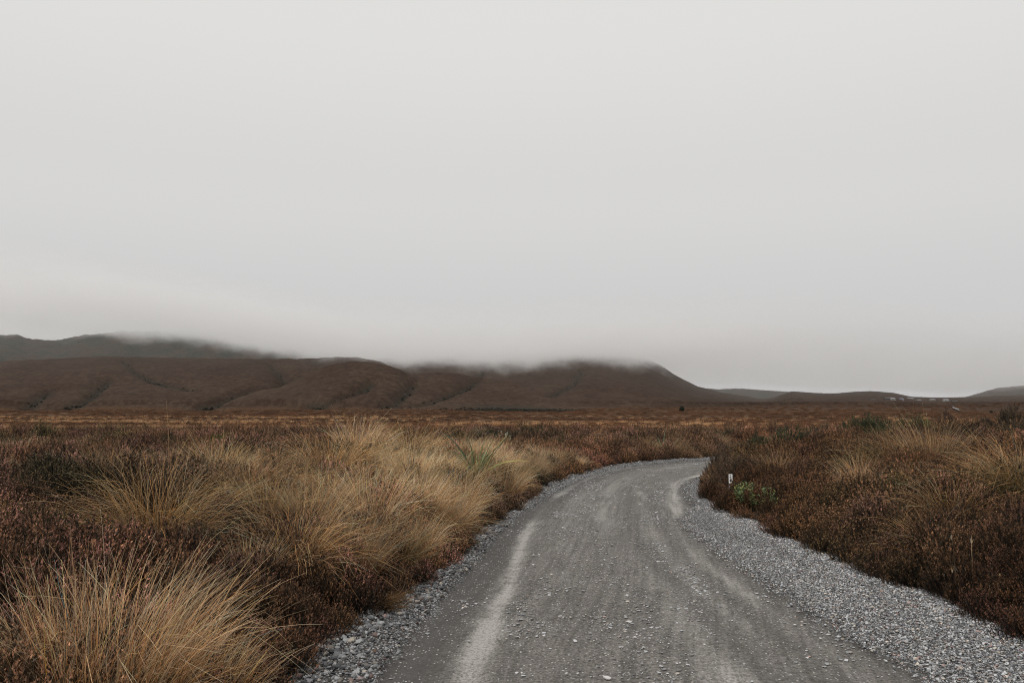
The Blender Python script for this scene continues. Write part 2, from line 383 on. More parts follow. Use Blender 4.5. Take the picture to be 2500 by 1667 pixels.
# ------------------------------------------------------------------ road
sL, sR = dens(LP, .12), dens(RP, .12)
def resample(P, n, y0, y1):
    P = P[(P[:, 1] > y0) & (P[:, 1] < y1)]
    s = np.concatenate([[0], np.cumsum(np.linalg.norm(np.diff(P, axis=0), axis=1))]); t = np.linspace(0, s[-1], n)
    return np.stack([np.interp(t, s, P[:, 0]), np.interp(t, s, P[:, 1])], 1)
NRW, NCL = 620, 150
parts_L = [resample(sL, 520, -6, 33.4), resample(sL, 101, 33.4, 80)[1:]]
parts_R = [resample(sR, 520, -6, 29.9), resample(sR, 101, 29.9, 80)[1:]]
RL, RR = np.vstack(parts_L), np.vstack(parts_R)
tt = np.linspace(-.05, 1.05, NCL)
RX = RL[:, None, 0] + (RR - RL)[:, None, 0] * tt; RY = RL[:, None, 1] + (RR - RL)[:, None, 1] * tt
rx, ry = RX.ravel(), RY.ravel()
TR1 = dens(np.array([(-.48, 1), (-.32, 5.7), (-.02, 9.3), (.25, 12.9), (.62, 15.5), (1.12, 18), (2.0, 21.3), (2.95, 23.8), (5, 26.3), (9, 28.8)], float))
TR2 = dens(np.array([(1.5, 1), (1.5, 5.8), (1.47, 8.2), (1.52, 12.3), (1.75, 15.4), (2.35, 19), (3.3, 22), (4.6, 24.4), (7, 26.6)], float))
TR3 = dens(np.array([(2.55, 1), (2.5, 5.7), (2.4, 7.5), (2.35, 9.5), (2.5, 12), (2.85, 14), (3.1, 15.2), (3.32, 16.6), (4.05, 19.8), (5.2, 22.2), (6.2, 23.8), (9, 25.9)], float))
TR4 = dens(np.array([(2.1, 1), (2.08, 5.7), (2.0, 7.5), (1.98, 9.5), (2.1, 12), (2.4, 15), (2.9, 18)], float))
TR5 = dens(np.array([(.35, 1), (.4, 5.7), (.6, 9.3), (.85, 13), (1.3, 16.5), (2.0, 19.5)], float))
d1, d2, d3, d4, d5 = [np.abs(sdist(rx, ry, T)) for T in (TR1, TR2, TR3, TR4, TR5)]
gl = -sdist(rx, ry, GLd); gr = sdist(rx, ry, GRd)          # positive = on the carriageway side
wob = .07 * fbm(rx / .5, ry / 1.2, 3, 61) + .05 * fbm(rx / .14, ry / .22, 3, 65)
lng = fbm(rx / .25, ry / 2.2, 3, 71); big = fbm(rx / .6, ry / 1.4, 4, 73)
T1 = np.exp(-((d1 + wob) / .10) ** 2) * np.clip(1.0 + .25 * big - .7 * sstep(13, 14.5, ry) * (1 - sstep(16, 18, ry)) - .5 * sstep(16, 19, ry), 0, 1)
T2 = np.exp(-((d2 + wob) / .20) ** 2) * np.clip(.06 + .8 * big + .7 * (1 - sstep(5.6, 6.8, ry)), 0, 1)
T3 = np.exp(-((d3 + wob) / .11) ** 2) * np.clip(.12 + .6 * lng + .7 * sstep(13, 15, ry), 0, 1)
T4 = np.exp(-((d4 + wob) / .08) ** 2) * np.clip(.25 + .6 * lng, 0, 1)
T5 = np.exp(-((d5 + wob) / .16) ** 2) * np.clip(.1 + .7 * big, 0, 1)
pale = np.clip(1.35 * T1 + T2 + T3 + T4 * .8 + T5 * .7, 0, 1)
dark = np.exp(-((gl - .16) / .28) ** 2) * 1.1 + np.exp(-((gr - .05) / .2) ** 2) * .7 + np.exp(-((d4 - .24) / .09) ** 2) * .35 * (gr > 0)
dark += .55 * np.exp(-((sdist(rx, ry, TR3) + .38) / .22) ** 2) * sstep(14.5, 16, ry)
dark = np.clip(dark * (1 - pale * .8) + .35 * np.clip(big, 0, 1), 0, 1)
grav = np.clip(sstep(.12, -.06, gl + wob) + sstep(.12, -.06, gr + wob), 0, 1) * (ry < 33)
rz = .006 * fbm(rx / .12, ry / .12, 3, 81) + .012 * big - .02 * pale + .05 * grav * (1 - .4 * pale) + .012
rz += .035 * np.exp(-((sdist(rx, ry, dens((LP + RP[:len(LP)]) / 2 if False else LP)) + 2.9) / 1.6) ** 2)
rz += -1.2 * sstep(34, 85, ry) - 2.8 * np.clip((ry - 36) / 565, 0, None)
ridx = np.arange(RX.size).reshape(RX.shape)
rq = np.stack([ridx[:-1, :-1], ridx[:-1, 1:], ridx[1:, 1:], ridx[1:, :-1]], -1).reshape(-1, 4)
m, n, l, b = newmat('gravel_road'); M_ROAD = m
geo = N(n, 'ShaderNodeNewGeometry'); P = geo.outputs['Position']
ap, ad, ag = [N(n, 'ShaderNodeAttribute', attribute_name=k).outputs['Fac'] for k in ('pale', 'dark', 'grav')]
f1 = noise(n, l, P, 3, 6, .7); f2 = noise(n, l, P, 34, 4, .8); f3 = noise(n, l, P, 130, 2, .6)
base = mixc(n, l, ramp(n, l, f2, .3, .7), (.048, .045, .042), (.205, .193, .178))
base = mixc(n, l, ramp(n, l, f1, .35, .7), mixc(n, l, 1., base, (.8, .79, .78), 'MULTIPLY'), base)
ac, al = [N(n, 'ShaderNodeAttribute', attribute_name=k).outputs['Fac'] for k in ('across', 'along')]
cv = N(n, 'ShaderNodeCombineXYZ'); l.new(math_(n, l, 'MULTIPLY', ac, 13.), cv.inputs[0]); l.new(math_(n, l, 'MULTIPLY', al, .45), cv.inputs[1])
stk = noise(n, l, cv.outputs[0], 1.0, 5, .65)
base = mixc(n, l, ramp(n, l, stk, .32, .68), mixc(n, l, 1., base, (.68, .67, .66), "MULTIPLY"), mixc(n, l, 1., base, (1.10, 1.09, 1.08), 'MULTIPLY'))
ap = math_(n, l, 'MULTIPLY', ap, math_(n, l, 'ADD', .55, math_(n, l, 'MULTIPLY', ramp(n, l, stk, .3, .62), .7)), True)
pf = math_(n, l, 'MULTIPLY', ap, math_(n, l, 'ADD', .45, ramp(n, l, f2, .38, .62)), True)
base = mixc(n, l, pf, base, (.29, .279, .26))
df = math_(n, l, 'MULTIPLY', ad, math_(n, l, 'SUBTRACT', 1.15, ramp(n, l, f3, .45, .8)), True)
base = mixc(n, l, math_(n, l, 'MULTIPLY', df, .85), base, (.048, .045, .043))
vo = N(n, 'ShaderNodeTexVoronoi'); vo.inputs['Scale'].default_value = 42; l.new(P, vo.inputs['Vector'])
vs = N(n, 'ShaderNodeSeparateColor'); l.new(vo.outputs['Color'], vs.inputs[0])
# chips of pale stone pressed into the surface
chip = math_(n, l, 'MULTIPLY', ramp(n, l, vs.outputs[0], .80, .82), ramp(n, l, vo.outputs['Distance'], .42, .30))
chip = math_(n, l, 'MULTIPLY', chip, math_(n, l, 'SUBTRACT', 1., math_(n, l, 'MULTIPLY', pf, .9)), True)
stc = mixc(n, l, vs.outputs[1], (.16, .16, .165), (.50, .49, .47))
base = mixc(n, l, math_(n, l, 'MULTIPLY', chip, .75), base, stc)
gs = mixc(n, l, ramp(n, l, vo.outputs['Distance'], .25, .55), mixc(n, l, vs.outputs[1], (.13, .135, .145), (.42, .42, .42)), (.03, .027, .025))
base = mixc(n, l, ag, base, gs)
l.new(base, b.inputs['Base Color'])
bp = N(n, 'ShaderNodeBump'); bp.inputs['Strength'].default_value = .7; bp.inputs['Distance'].default_value = .02
l.new(math_(n, l, 'ADD', f2, math_(n, l, 'MULTIPLY', chip, .6)), bp.inputs['Height']); l.new(bp.outputs[0], b.inputs['Normal'])
rm = mesh_from('road', np.stack([rx, ry, rz], 1), [rq], smooth=True, mat=M_ROAD)
fattr(rm, 'across', -sdist(rx, ry, LPd)); sl = np.concatenate([[0], np.cumsum(np.linalg.norm(np.diff(RL, axis=0), axis=1))]); fattr(rm, 'along', np.repeat(sl, NCL))
fattr(rm, 'pale', pale); fattr(rm, 'dark', dark); fattr(rm, 'grav', grav)
road = tag(add('road', rm), kind='structure')
def road_z(x, y):
    return .03 + 0 * np.asarray(y)

# ------------------------------------------------------------------ scatter (stuff) by geometry nodes
def proto_coll(name, meshes):
    c = bpy.data.collections.new(name)
    for i, me in enumerate(meshes):
        o = bpy.data.objects.new('%s_%02d' % (name, i), me); c.objects.link(o)
    return c
def scatter(name, meshes, pts, rot, scale, pick, tint, label, cat, parent=None):
    me = bpy.data.meshes.new(name); n_ = len(pts)
    me.vertices.add(n_); me.vertices.foreach_set('co', np.asarray(pts, np.float32).ravel())
    for nm, typ, arr, key in (('rot', 'FLOAT_VECTOR', rot, 'vector'), ('scl', 'FLOAT_VECTOR', scale, 'vector'), ('tint', 'FLOAT_COLOR', np.concatenate([tint, np.ones((n_, 1))], 1), 'color')):
        a = me.attributes.new(nm, typ, 'POINT'); a.data.foreach_set(key, np.asarray(arr, np.float32).ravel())
    a = me.attributes.new('pick', 'INT', 'POINT'); a.data.foreach_set('value', np.asarray(pick, np.int32))
    o = add(name, me, parent)
    ng = bpy.data.node_groups.new(name, 'GeometryNodeTree')
    ng.interface.new_socket('Geometry', in_out='INPUT', socket_type='NodeSocketGeometry')
    ng.interface.new_socket('Geometry', in_out='OUTPUT', socket_type='NodeSocketGeometry')
    nn, ll = ng.nodes, ng.links
    gi, go = nn.new('NodeGroupInput'), nn.new('NodeGroupOutput')
    ip = nn.new('GeometryNodeInstanceOnPoints'); ci = nn.new('GeometryNodeCollectionInfo')
    ci.inputs['Collection'].default_value = proto_coll(name + '_pieces', meshes)
    ci.inputs['Separate Children'].default_value = True; ci.inputs['Reset Children'].default_value = True
    def na(nm, t):
        q = nn.new('GeometryNodeInputNamedAttribute'); q.data_type = t; q.inputs['Name'].default_value = nm
        return [s for s in q.outputs if s.enabled and s.name == 'Attribute'][0]
    er = nn.new('FunctionNodeEulerToRotation'); ll.new(na('rot', 'FLOAT_VECTOR'), er.inputs[0])
    ll.new(gi.outputs[0], ip.inputs['Points']); ll.new(ci.outputs[0], ip.inputs['Instance'])
    ip.inputs['Pick Instance'].default_value = True
    ll.new(na('pick', 'INT'), ip.inputs['Instance Index']); ll.new(er.outputs[0], ip.inputs['Rotation'])
    ll.new(na('scl', 'FLOAT_VECTOR'), ip.inputs['Scale']); ll.new(ip.outputs[0], go.inputs[0])
    md = o.modifiers.new('scatter', 'NODES'); md.node_group = ng
    tag(o, label, cat, kind='stuff')
    return o

# ------------------------------------------------------------------ plant builders
def blades(n_, r0, L, tilt, droop, width, cols, lean=(0, 0), seg=6, seed=0, tiltmin=.02, stiff=1.5):
    """arching strips from a tuft; cols = (base, middle, tip) colours"""
    r = np.random.default_rng(seed)
    rad = r0 * np.sqrt(r.random(n_)); az = r.random(n_) * 2 * np.pi
    bx, by = rad * np.cos(az), rad * np.sin(az)
    out = az + r.normal(0, .55, n_)
    th0 = tiltmin + tilt * (.25 + .75 * rad / r0) * r.random(n_) ** .7
    Ln = L * (.30 + .70 * r.random(n_) ** .7) * (1 + .25 * (r.random(n_) > .95))
    kd = droop * (.3 + 1.1 * r.random(n_))
    wd = width * (.7 + .6 * r.random(n_))
    side = np.stack([-np.sin(out), np.cos(out)], 1)
    fa = r.random(n_) * np.pi
    sw = r.normal(0, .10, n_)
    pos = np.stack([bx, by, np.full(n_, -.04)], 1)
    V = np.empty((n_, seg + 1, 2, 3)); C = np.empty((n_, seg + 1, 2, 3))
    cb, cm, ct = [np.array(c) for c in cols]
    jit = np.clip(np.exp(r.normal(-.08, .36, (n_, 1))), .35, 1.9); warm = r.normal(0, .16, (n_, 1)); kink = np.where(r.random(n_) < .16, r.integers(2, seg, n_), 99); ksz = r.uniform(.5, 1.5, n_); wob = np.zeros((n_, 2))
    for i in range(seg + 1):
        s = i / seg
        wob = wob + r.normal(0, .035, (n_, 2)); th = th0 + kd * s ** stiff + ksz * (i >= kink) + wob[:, 0]
        az_i = out + sw * s * 2 + wob[:, 1] * 2
        d = np.stack([np.sin(th) * np.cos(az_i) + lean[0] * s ** 1.3, np.sin(th) * np.sin(az_i) + lean[1] * s ** 1.3, np.cos(th)], 1)
        d /= np.linalg.norm(d, axis=1)[:, None]
        wv = np.stack([side[:, 0] * np.cos(fa), side[:, 1] * np.cos(fa), np.sin(fa)], 1)
        wv -= d * (wv * d).sum(1)[:, None]; wv /= np.linalg.norm(wv, axis=1)[:, None] + 1e-6
        h = (wd * (1 - .8 * s ** 1.5) * .5)[:, None] * wv
        V[:, i, 0] = pos - h; V[:, i, 1] = pos + h
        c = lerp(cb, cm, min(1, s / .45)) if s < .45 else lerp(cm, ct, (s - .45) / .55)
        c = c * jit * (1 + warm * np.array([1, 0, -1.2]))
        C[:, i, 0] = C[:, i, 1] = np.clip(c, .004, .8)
        pos = pos + d * (Ln / seg)[:, None]
    k = np.arange(n_)[:, None] * (seg + 1) * 2 + np.arange(seg)[None] * 2
    q = np.stack([k, k + 1, k + 3, k + 2], -1).reshape(-1, 4)
    return V.reshape(-1, 3), q, C.reshape(-1, 3)
def merge(*parts):
    Vs, Qs, Cs, o = [], [], [], 0
    for V, q, C in parts:
        Vs.append(V); Qs.append(q + o); Cs.append(C); o += len(V)
    return np.vstack(Vs), Qs, np.vstack(Cs)

def sprigs(n_, R, Hc, Hr, leaves, lsize, stem_c, leaf_c, top_c, seed, spread=.5, plume=.16, topf=.35, leanx=0, dome=1.6, sw=.004):
    """upright twigs covered with tiny leaves, forming a cushion of radius R and height Hc"""
    r = np.random.default_rng(seed)
    rad = R * np.sqrt(r.random(n_)); az = r.random(n_) * 2 * np.pi
    f = rad / R
    ht = (Hc * (1 - .55 * f ** dome) + r.normal(0, Hr, n_)); ht = np.maximum(ht, Hc * .12)
    top = np.stack([rad * np.cos(az) + leanx * ht, rad * np.sin(az), ht], 1)
    d = np.stack([np.cos(az) * f * spread + r.normal(0, .16, n_) + leanx * .5, np.sin(az) * f * spread + r.normal(0, .16, n_), np.ones(n_)], 1)
    d /= np.linalg.norm(d, axis=1)[:, None]
    pl = plume * (.6 + .8 * r.random(n_))
    # stems
    sl = np.minimum(ht + .05, pl * 2.6)
    p0 = top - d * sl[:, None]
    s_az = r.random(n_) * np.pi; sv = np.stack([np.cos(s_az), np.sin(s_az), np.zeros(n_)], 1) * sw
    SV = np.stack([p0 - sv, p0 + sv, top], 1).reshape(-1, 3)
    SF = np.arange(n_ * 3).reshape(-1, 3)
    SCc = np.tile(np.array(stem_c), (n_ * 3, 1))
    # leaves
    t = r.random((n_, leaves)) ** .9
    base = top[:, None] - d[:, None] * (pl[:, None] * t)[..., None]
    la = r.random((n_, leaves)) * 2 * np.pi; up = .25 + .75 * r.random((n_, leaves))
    ld = np.stack([np.cos(la), np.sin(la), up], -1) + d[:, None] * .5
    ld /= np.linalg.norm(ld, axis=-1)[..., None]
    ls = lsize * (.6 + .8 * r.random((n_, leaves)))[..., None] * (.45 + .55 * np.sqrt(t))[..., None]
    cr_ = np.cross(ld, np.stack([np.cos(la + 1.3), np.sin(la + 1.3), r.normal(0, .5, la.shape)], -1))
    cr_ /= np.linalg.norm(cr_, axis=-1)[..., None] + 1e-6
    LV = np.stack([base - cr_ * ls * .28, base + ld * ls, base + cr_ * ls * .28], -2).reshape(-1, 3)
    LF = np.arange(n_ * leaves * 3).reshape(-1, 3)
    flower = (r.random(n_) < topf)[:, None] * np.clip(1 - t * 1.1, 0, 1)
    jit = np.clip(1 + r.normal(0, .28, (n_, leaves)), .4, 1.8) * np.clip(1 + r.normal(0, .18, n_), .6, 1.5)[:, None]
    lc = (np.array(leaf_c) * (1 - flower[..., None]) + np.array(top_c) * flower[..., None]) * jit[..., None]
    LC = np.repeat(lc.reshape(-1, 3), 3, axis=0)
    return merge((SV, SF, SCc), (LV, LF, LC))

HE = [sprigs(260, .34, .42, .06, 11, .025, (.018, .012, .008), (.036, .024, .013), tc_, 100 + i, spread=.8, plume=.14, topf=.65)  # brown heather; stems and lower leaves darkened to paint shade into the cushion
      for i, tc_ in enumerate([(.36, .180, .098), (.30, .150, .088), (.37, .178, .135), (.27, .142, .076), (.33, .175, .082), (.23, .122, .068)])]
HEATH = [mesh_from('heather_cushion', V, Fs, C, mat=M_HEATH) for V, Fs, C in HE]
FARH = [mesh_from('heath_far', *(lambda a: (a[0], a[1], a[2]))(sprigs(150, .85, .42, .09, 6, .085, (.03, .02, .015), (.050, .034, .020), (.125, .068, .040), 140 + i, spread=.7, plume=.3, topf=.5, sw=.012)), mat=M_HEATH) for i in range(4)]
TAN = ((.036, .024, .010), (.37, .218, .104), (.78, .525, .315))  # dry grass colours, bases darkened to paint in the shade between blades
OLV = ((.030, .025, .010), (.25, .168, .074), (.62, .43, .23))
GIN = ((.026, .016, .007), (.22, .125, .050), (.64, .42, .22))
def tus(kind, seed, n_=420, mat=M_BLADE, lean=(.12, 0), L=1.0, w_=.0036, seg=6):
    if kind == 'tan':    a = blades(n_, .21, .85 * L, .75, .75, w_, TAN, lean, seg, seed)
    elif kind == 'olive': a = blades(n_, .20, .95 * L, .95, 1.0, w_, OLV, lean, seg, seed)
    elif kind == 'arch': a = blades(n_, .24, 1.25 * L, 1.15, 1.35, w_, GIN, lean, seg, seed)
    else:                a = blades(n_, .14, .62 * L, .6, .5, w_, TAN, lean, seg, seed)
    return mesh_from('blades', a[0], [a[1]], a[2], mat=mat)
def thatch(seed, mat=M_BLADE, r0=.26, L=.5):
    a = blades(130, r0, L, 1.5, 1.2, .004, ((.03, .022, .012), (.07, .048, .027), (.15, .10, .055)), (.05, -.05), 5, seed, tiltmin=.5)  # dead blades, coloured extra dark to deepen the shade inside the clump
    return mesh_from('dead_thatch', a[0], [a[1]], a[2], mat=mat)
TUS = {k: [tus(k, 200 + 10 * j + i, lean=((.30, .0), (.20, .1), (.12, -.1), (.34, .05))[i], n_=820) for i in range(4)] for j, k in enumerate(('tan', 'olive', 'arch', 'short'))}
TUSR = {k: [tus(k, 260 + 10 * j + i, lean=((-.25, 0), (-.12, .1), (-.3, -.1))[i]) for i in range(3)] for j, k in enumerate(('tan', 'arch'))}
THT = [thatch(300 + i) for i in range(3)]

GROUPS = []
def tussock(loc, label, kind='tan', sc=1.0, rz=None, var=0, mesh=None, group=None, right=False, seed=0):
    r = np.random.default_rng(abs(hash((round(loc[0] * 100), round(loc[1] * 100)))) % 99991)
    lib = TUSR if right and kind in TUSR else TUS
    me = mesh or lib[kind][var % len(lib[kind])]
    rz = r.normal(0, .35) if rz is None else rz
    o = thing('tussock', loc, label, 'tussock', group, rz, sc)
    add('blades', me, o); add('dead_thatch', THT[var % 3], o, rz=r.random() * 6)
    return o

# ------------------------------------------------------------------ heather carpet
def in_view(x, y, pad=2.0): return np.abs(x) < (.665 * y + pad)
def jgrid(x0, x1, y0, y1, s, r):
    gx_, gy_ = np.meshgrid(np.arange(x0, x1, s), np.arange(y0, y1, s))
    gx_ = gx_.ravel() + r.uniform(-.5, .5, gx_.size) * s; gy_ = gy_.ravel() + r.uniform(-.5, .5, gy_.size) * s
    return gx_, gy_
_hB = hit(380, 1345, lo=3.0); _hD = hit(250, 1180, lo=3.0)
def hollow(x, y):
    d = np.hypot(x - _hB[0], y - _hB[1]); return 1 - .55 * np.exp(-(d / .95) ** 4)
hx, hy, hs = [], [], []
for (y0, y1, s, k) in ((3.0, 10, .20, 1.0), (10, 19, .25, 1.08), (19, 34, .36, 1.25), (34, 64, .62, 1.6)):
    a, c = jgrid(-(.665 * y1 + 3), .665 * y1 + 3, y0, y1, s, rng)
    mm = in_view(a, c); a, c = a[mm], c[mm]
    dl, dr = edge_d(a, c); out = np.maximum(dl, dr)
    mm = out > .02 + .12 * rng.random(len(a)); a, c, out, dr_ = a[mm], c[mm], out[mm], dr[mm]
    hol_ = fbm(a / 1.1, c / 1.1, 2, 91)
    mm = (hol_ > -.42) | (rng.random(len(a)) < .55); a, c, out, hol_, dr_ = a[mm], c[mm], out[mm], hol_[mm], dr_[mm]
    hx.append(a); hy.append(c); hs.append(k * (.72 + .35 * rng.random(len(a)) + .30 * hol_) * np.where(dr_ > 0, .85 + .15 * sstep(.1, 1, out), .7 + .3 * sstep(.1, 1.0, out)) * hollow(a, c))
hx, hy, hs = map(np.concatenate, (hx, hy, hs)); hs = np.clip(hs, .3, 2.4)
hz = height(hx, hy)
t1 = fbm(hx / 2.3, hy / 2.3, 3, 95)[:, None]; t2 = fbm(hx / 5, hy / 5, 3, 97)[:, None]
tint = (1.05 + .75 * t1) * (np.array([[1, 1, 1]]) + np.array([[.12, -.02, -.06]]) * t2 * 2)
olive = sstep(.25, .55, fbm(hx / 1.7, hy / 1.7, 3, 99))[:, None]
tint = tint * (1 - olive * np.array([[.35, .10, .25]]))
onr = (edge_d(hx, hy)[1] > 0)[:, None]; tint = np.where(onr, tint * np.array([[.80, .72, .62]]), tint)
npn = len(hx)
scatter('heather', HEATH, np.stack([hx, hy, hz - .04], 1), np.stack([rng.normal(0, .1, npn), rng.normal(0, .1, npn), rng.random(npn) * 6.28], 1),
        np.stack([hs, hs, hs * (.8 + .55 * rng.random(npn))], 1), rng.integers(0, 6, npn), np.clip(tint, .3, 1.4),
        'low brown heather covering the ground on both sides of the road', 'heather')
# the plain beyond: coarser heath, thinning with distance
fx, fy, fs = [], [], []
for (y0, y1, s, k) in ((60, 100, 1.25, .85), (100, 180, 2.2, 1.15), (180, 320, 4.0, 1.7), (320, 600, 8.0, 2.6)):
    a, c = jgrid(-(.665 * y1 + 4), .665 * y1 + 4, y0, y1, s, rng); mm = in_view(a, c, 4); a, c = a[mm], c[mm]
    fx.append(a); fy.append(c); fs.append(k * (.6 + .7 * rng.random(len(a))))
fx, fy, fs = map(np.concatenate, (fx, fy, fs)); fz = height(fx, fy); nf = len(fx)
ft = 1 + .4 * fbm(fx / 14, fy / 30, 3, 103)[:, None]
scatter('heath', FARH, np.stack([fx, fy, fz - .05], 1), np.stack([np.zeros(nf), np.zeros(nf), rng.random(nf) * 6.28], 1),
        np.stack([fs, fs, fs * np.where(fy > 180, .40, .62) * (.6 + .6 * rng.random(nf))], 1), rng.integers(0, 4, nf), np.clip(ft * np.array([[1.7, 1.3, 1.05]]), .4, 2.6),
        'brown heath spreading over the plain up to the hill feet', 'heath')

# ------------------------------------------------------------------ tussock grass, one by one
def tz(u, v, lo=3.0): return tuple(hit(u, v, lo=lo))
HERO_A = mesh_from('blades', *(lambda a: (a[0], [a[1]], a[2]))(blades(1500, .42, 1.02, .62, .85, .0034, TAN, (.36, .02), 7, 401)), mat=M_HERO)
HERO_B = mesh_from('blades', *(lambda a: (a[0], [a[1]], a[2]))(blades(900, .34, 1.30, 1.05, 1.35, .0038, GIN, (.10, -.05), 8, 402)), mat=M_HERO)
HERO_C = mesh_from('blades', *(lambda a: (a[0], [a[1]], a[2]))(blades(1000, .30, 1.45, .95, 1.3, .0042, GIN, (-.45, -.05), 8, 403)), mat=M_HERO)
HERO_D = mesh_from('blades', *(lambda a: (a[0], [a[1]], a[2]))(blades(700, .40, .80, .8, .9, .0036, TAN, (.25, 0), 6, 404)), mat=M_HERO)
heroes = [  # u, v of the foot, kind, scale, mesh, label
    (270, 1740, None, 1.0, HERO_A, 'large straw-coloured tussock leaning over the heather just before the big ginger tussock'),
    (490, 1720, None, .72, HERO_D, 'straw-coloured tussock wedged between the large straw tussock and the gravel shoulder'),
    (380, 1345, None, 1.0, HERO_B, 'big ginger tussock with blades arching to all sides over a dark hollow'),
    (530, 1190, 'olive', 1.0, None, 'upright narrow tan tussock behind the big ginger tussock'),
    (650, 1300, 'olive', 1.0, None, 'green-tinged tussock beside the big ginger tussock on the road side'),
    (880, 1130, 'tan', 1.45, None, 'tallest pale tussock leaning on the crest of the roadside bank'),
    (860, 1420, 'tan', 1.0, None, 'bright straw tussock overhanging the dark bank above the dead grass clump'),
    (960, 1395, 'olive', .9, None, 'straw tussock low on the bank with tips reaching towards the gravel'),
    (1090, 1190, 'tan', 1.05, None, 'dense pale tussock beside the green sword-leaved plant'),
    (1235, 1205, 'olive', .95, None, 'arching olive tussock between the sword-leaved plant and the shoulder gravel'),
    (2490, 1235, None, .85, HERO_C, 'biggest tussock right of the road with long blades sweeping towards it'),
    (2330, 1290, 'arch', .75, 'R', 'loose pinkish-brown tussock under the biggest sweeping tussock'),
    (2270, 1150, 'tan', 1.4, 'R', 'pale upright tussock with green tips on the heather slope'),
    (2190, 1165, 'arch', 1.1, 'R', 'pale tussock bending over beside the one with green tips'),
    (1905, 1112, 'tan', 1.2, 'R', 'small pale fan of tussock below the round green shrub'),
    (1895, 1185, 'tan', .95, 'R', 'faded tussock in the heather above the bright green leafy plant'),
    (2095, 1205, 'tan', 1.0, 'R', 'thin upright tan tussock alone in the dark heather slope'),
    (2280, 1370, 'arch', .6, 'R', 'rusty orange tussock low in the dark heather slope'),
]
for u, v, k, s, me, lab in heroes:
    right = u > 1600
    tussock(tz(u, v), lab, k or 'tan', s, None if k else 0.0, var=int(u) % 4, mesh=me if not isinstance(me, (str, type(None))) else None, right=right)
KEEP = [(_hB[0], _hB[1], 1.6)] + [(*hit(u, v, lo=3.0)[:2], .45) for u, v, *_ in heroes] + [(*hit(1836, 1225)[:2], .8), (*hit(1172, 1185)[:2], .9), (*hit(1172, 1225)[:2], 1.1), (4.2, 15.2, .9)]
def fill(n_want, cond, kinds, probs, scr, label, group, ygen, r, mind=.42, right=False):
    got = []
    tries = 0
    while len(got) < n_want and tries < 60000:
        tries += 1
        x, y = ygen(r)
        if not (abs(x) < .655 * y + .6): continue
        dl, dr = edge_d([x], [y])
        if not cond(x, y, dl[0], dr[0], r): continue
        if any((x - a) ** 2 + (y - c) ** 2 < mind ** 2 for a, c in got): continue
        if any((x - a) ** 2 + (y - c) ** 2 < q ** 2 for a, c, q in KEEP): continue
        got.append((x, y))
    zs = height([g[0] for g in got], [g[1] for g in got])
    for (x, y), z in zip(got, zs):
        k = r.choice(kinds, p=probs)
        q = r.uniform(*scr); f_ = (q - scr[0]) / (scr[1] - scr[0])
        word = ('small ', 'mid-sized ', 'large ')[min(2, int(f_ * 3))] + {'tan': 'straw-pale', 'olive': 'olive-brown', 'short': 'short upright', 'arch': 'ginger arching'}[k]
        tussock((x, y, z), label.replace('*', word), k, q, None, int(r.integers(0, 4)), group=group, right=right)
    return got
r1 = np.random.default_rng(5)
fill(72, lambda x, y, dl, dr, r: .35 < dl < 3.2 and r.random() < np.exp(-((dl - .95) / .85) ** 2) + .05 and y > 7.2,
     ['tan', 'olive', 'short', 'arch'], [.52, .26, .12, .1], (.7, 1.2), '* tussock on the bank left of the road before the bend', 'tussocks on the left bank',
     lambda r: (r.uniform(-7, 3.5), r.uniform(6.0, 24)), r1, .62)
fill(44, lambda x, y, dl, dr, r: dl > 3.2 and y > 7, ['tan', 'olive', 'short'], [.5, .3, .2], (.6, 1.0),
     '* tussock scattered in the heather well left of the road', 'tussocks deep in the left heather', lambda r: (r.uniform(-16, -3), r.uniform(7, 24)), r1, .9)
fill(90, lambda x, y, dl, dr, r: dl > .4 and y > 24 and r.random() < np.exp(-(dl / 7) ** 2) + .1, ['tan', 'olive', 'short'], [.5, .2, .3], (.6, 1.05),
     '* tussock growing behind the outer side of the road bend', 'tussocks behind the bend', lambda r: (r.uniform(-14, 24), r.uniform(24, 48)), r1, .5)
fill(20, lambda x, y, dl, dr, r: dr > .9 and y > 7 and x > 4 and r.random() < .5, ['tan', 'arch'], [.6, .4], (.35, .75),
     '* faded tussock in the dark heather right of the road', 'tussocks in the right heather', lambda r: (r.uniform(4.4, 22), r.uniform(7, 32)), r1, .8, True)
fill(24, lambda x, y, dl, dr, r: .15 < dr < 1.0 and 14.5 < y < 30, ['tan'], [1.], (.35, .6),
     '* grass tuft at the inner edge of the road bend', 'tufts along the inner bend', lambda r: (r.uniform(3.6, 16), r.uniform(14, 29)), r1, .4, True)
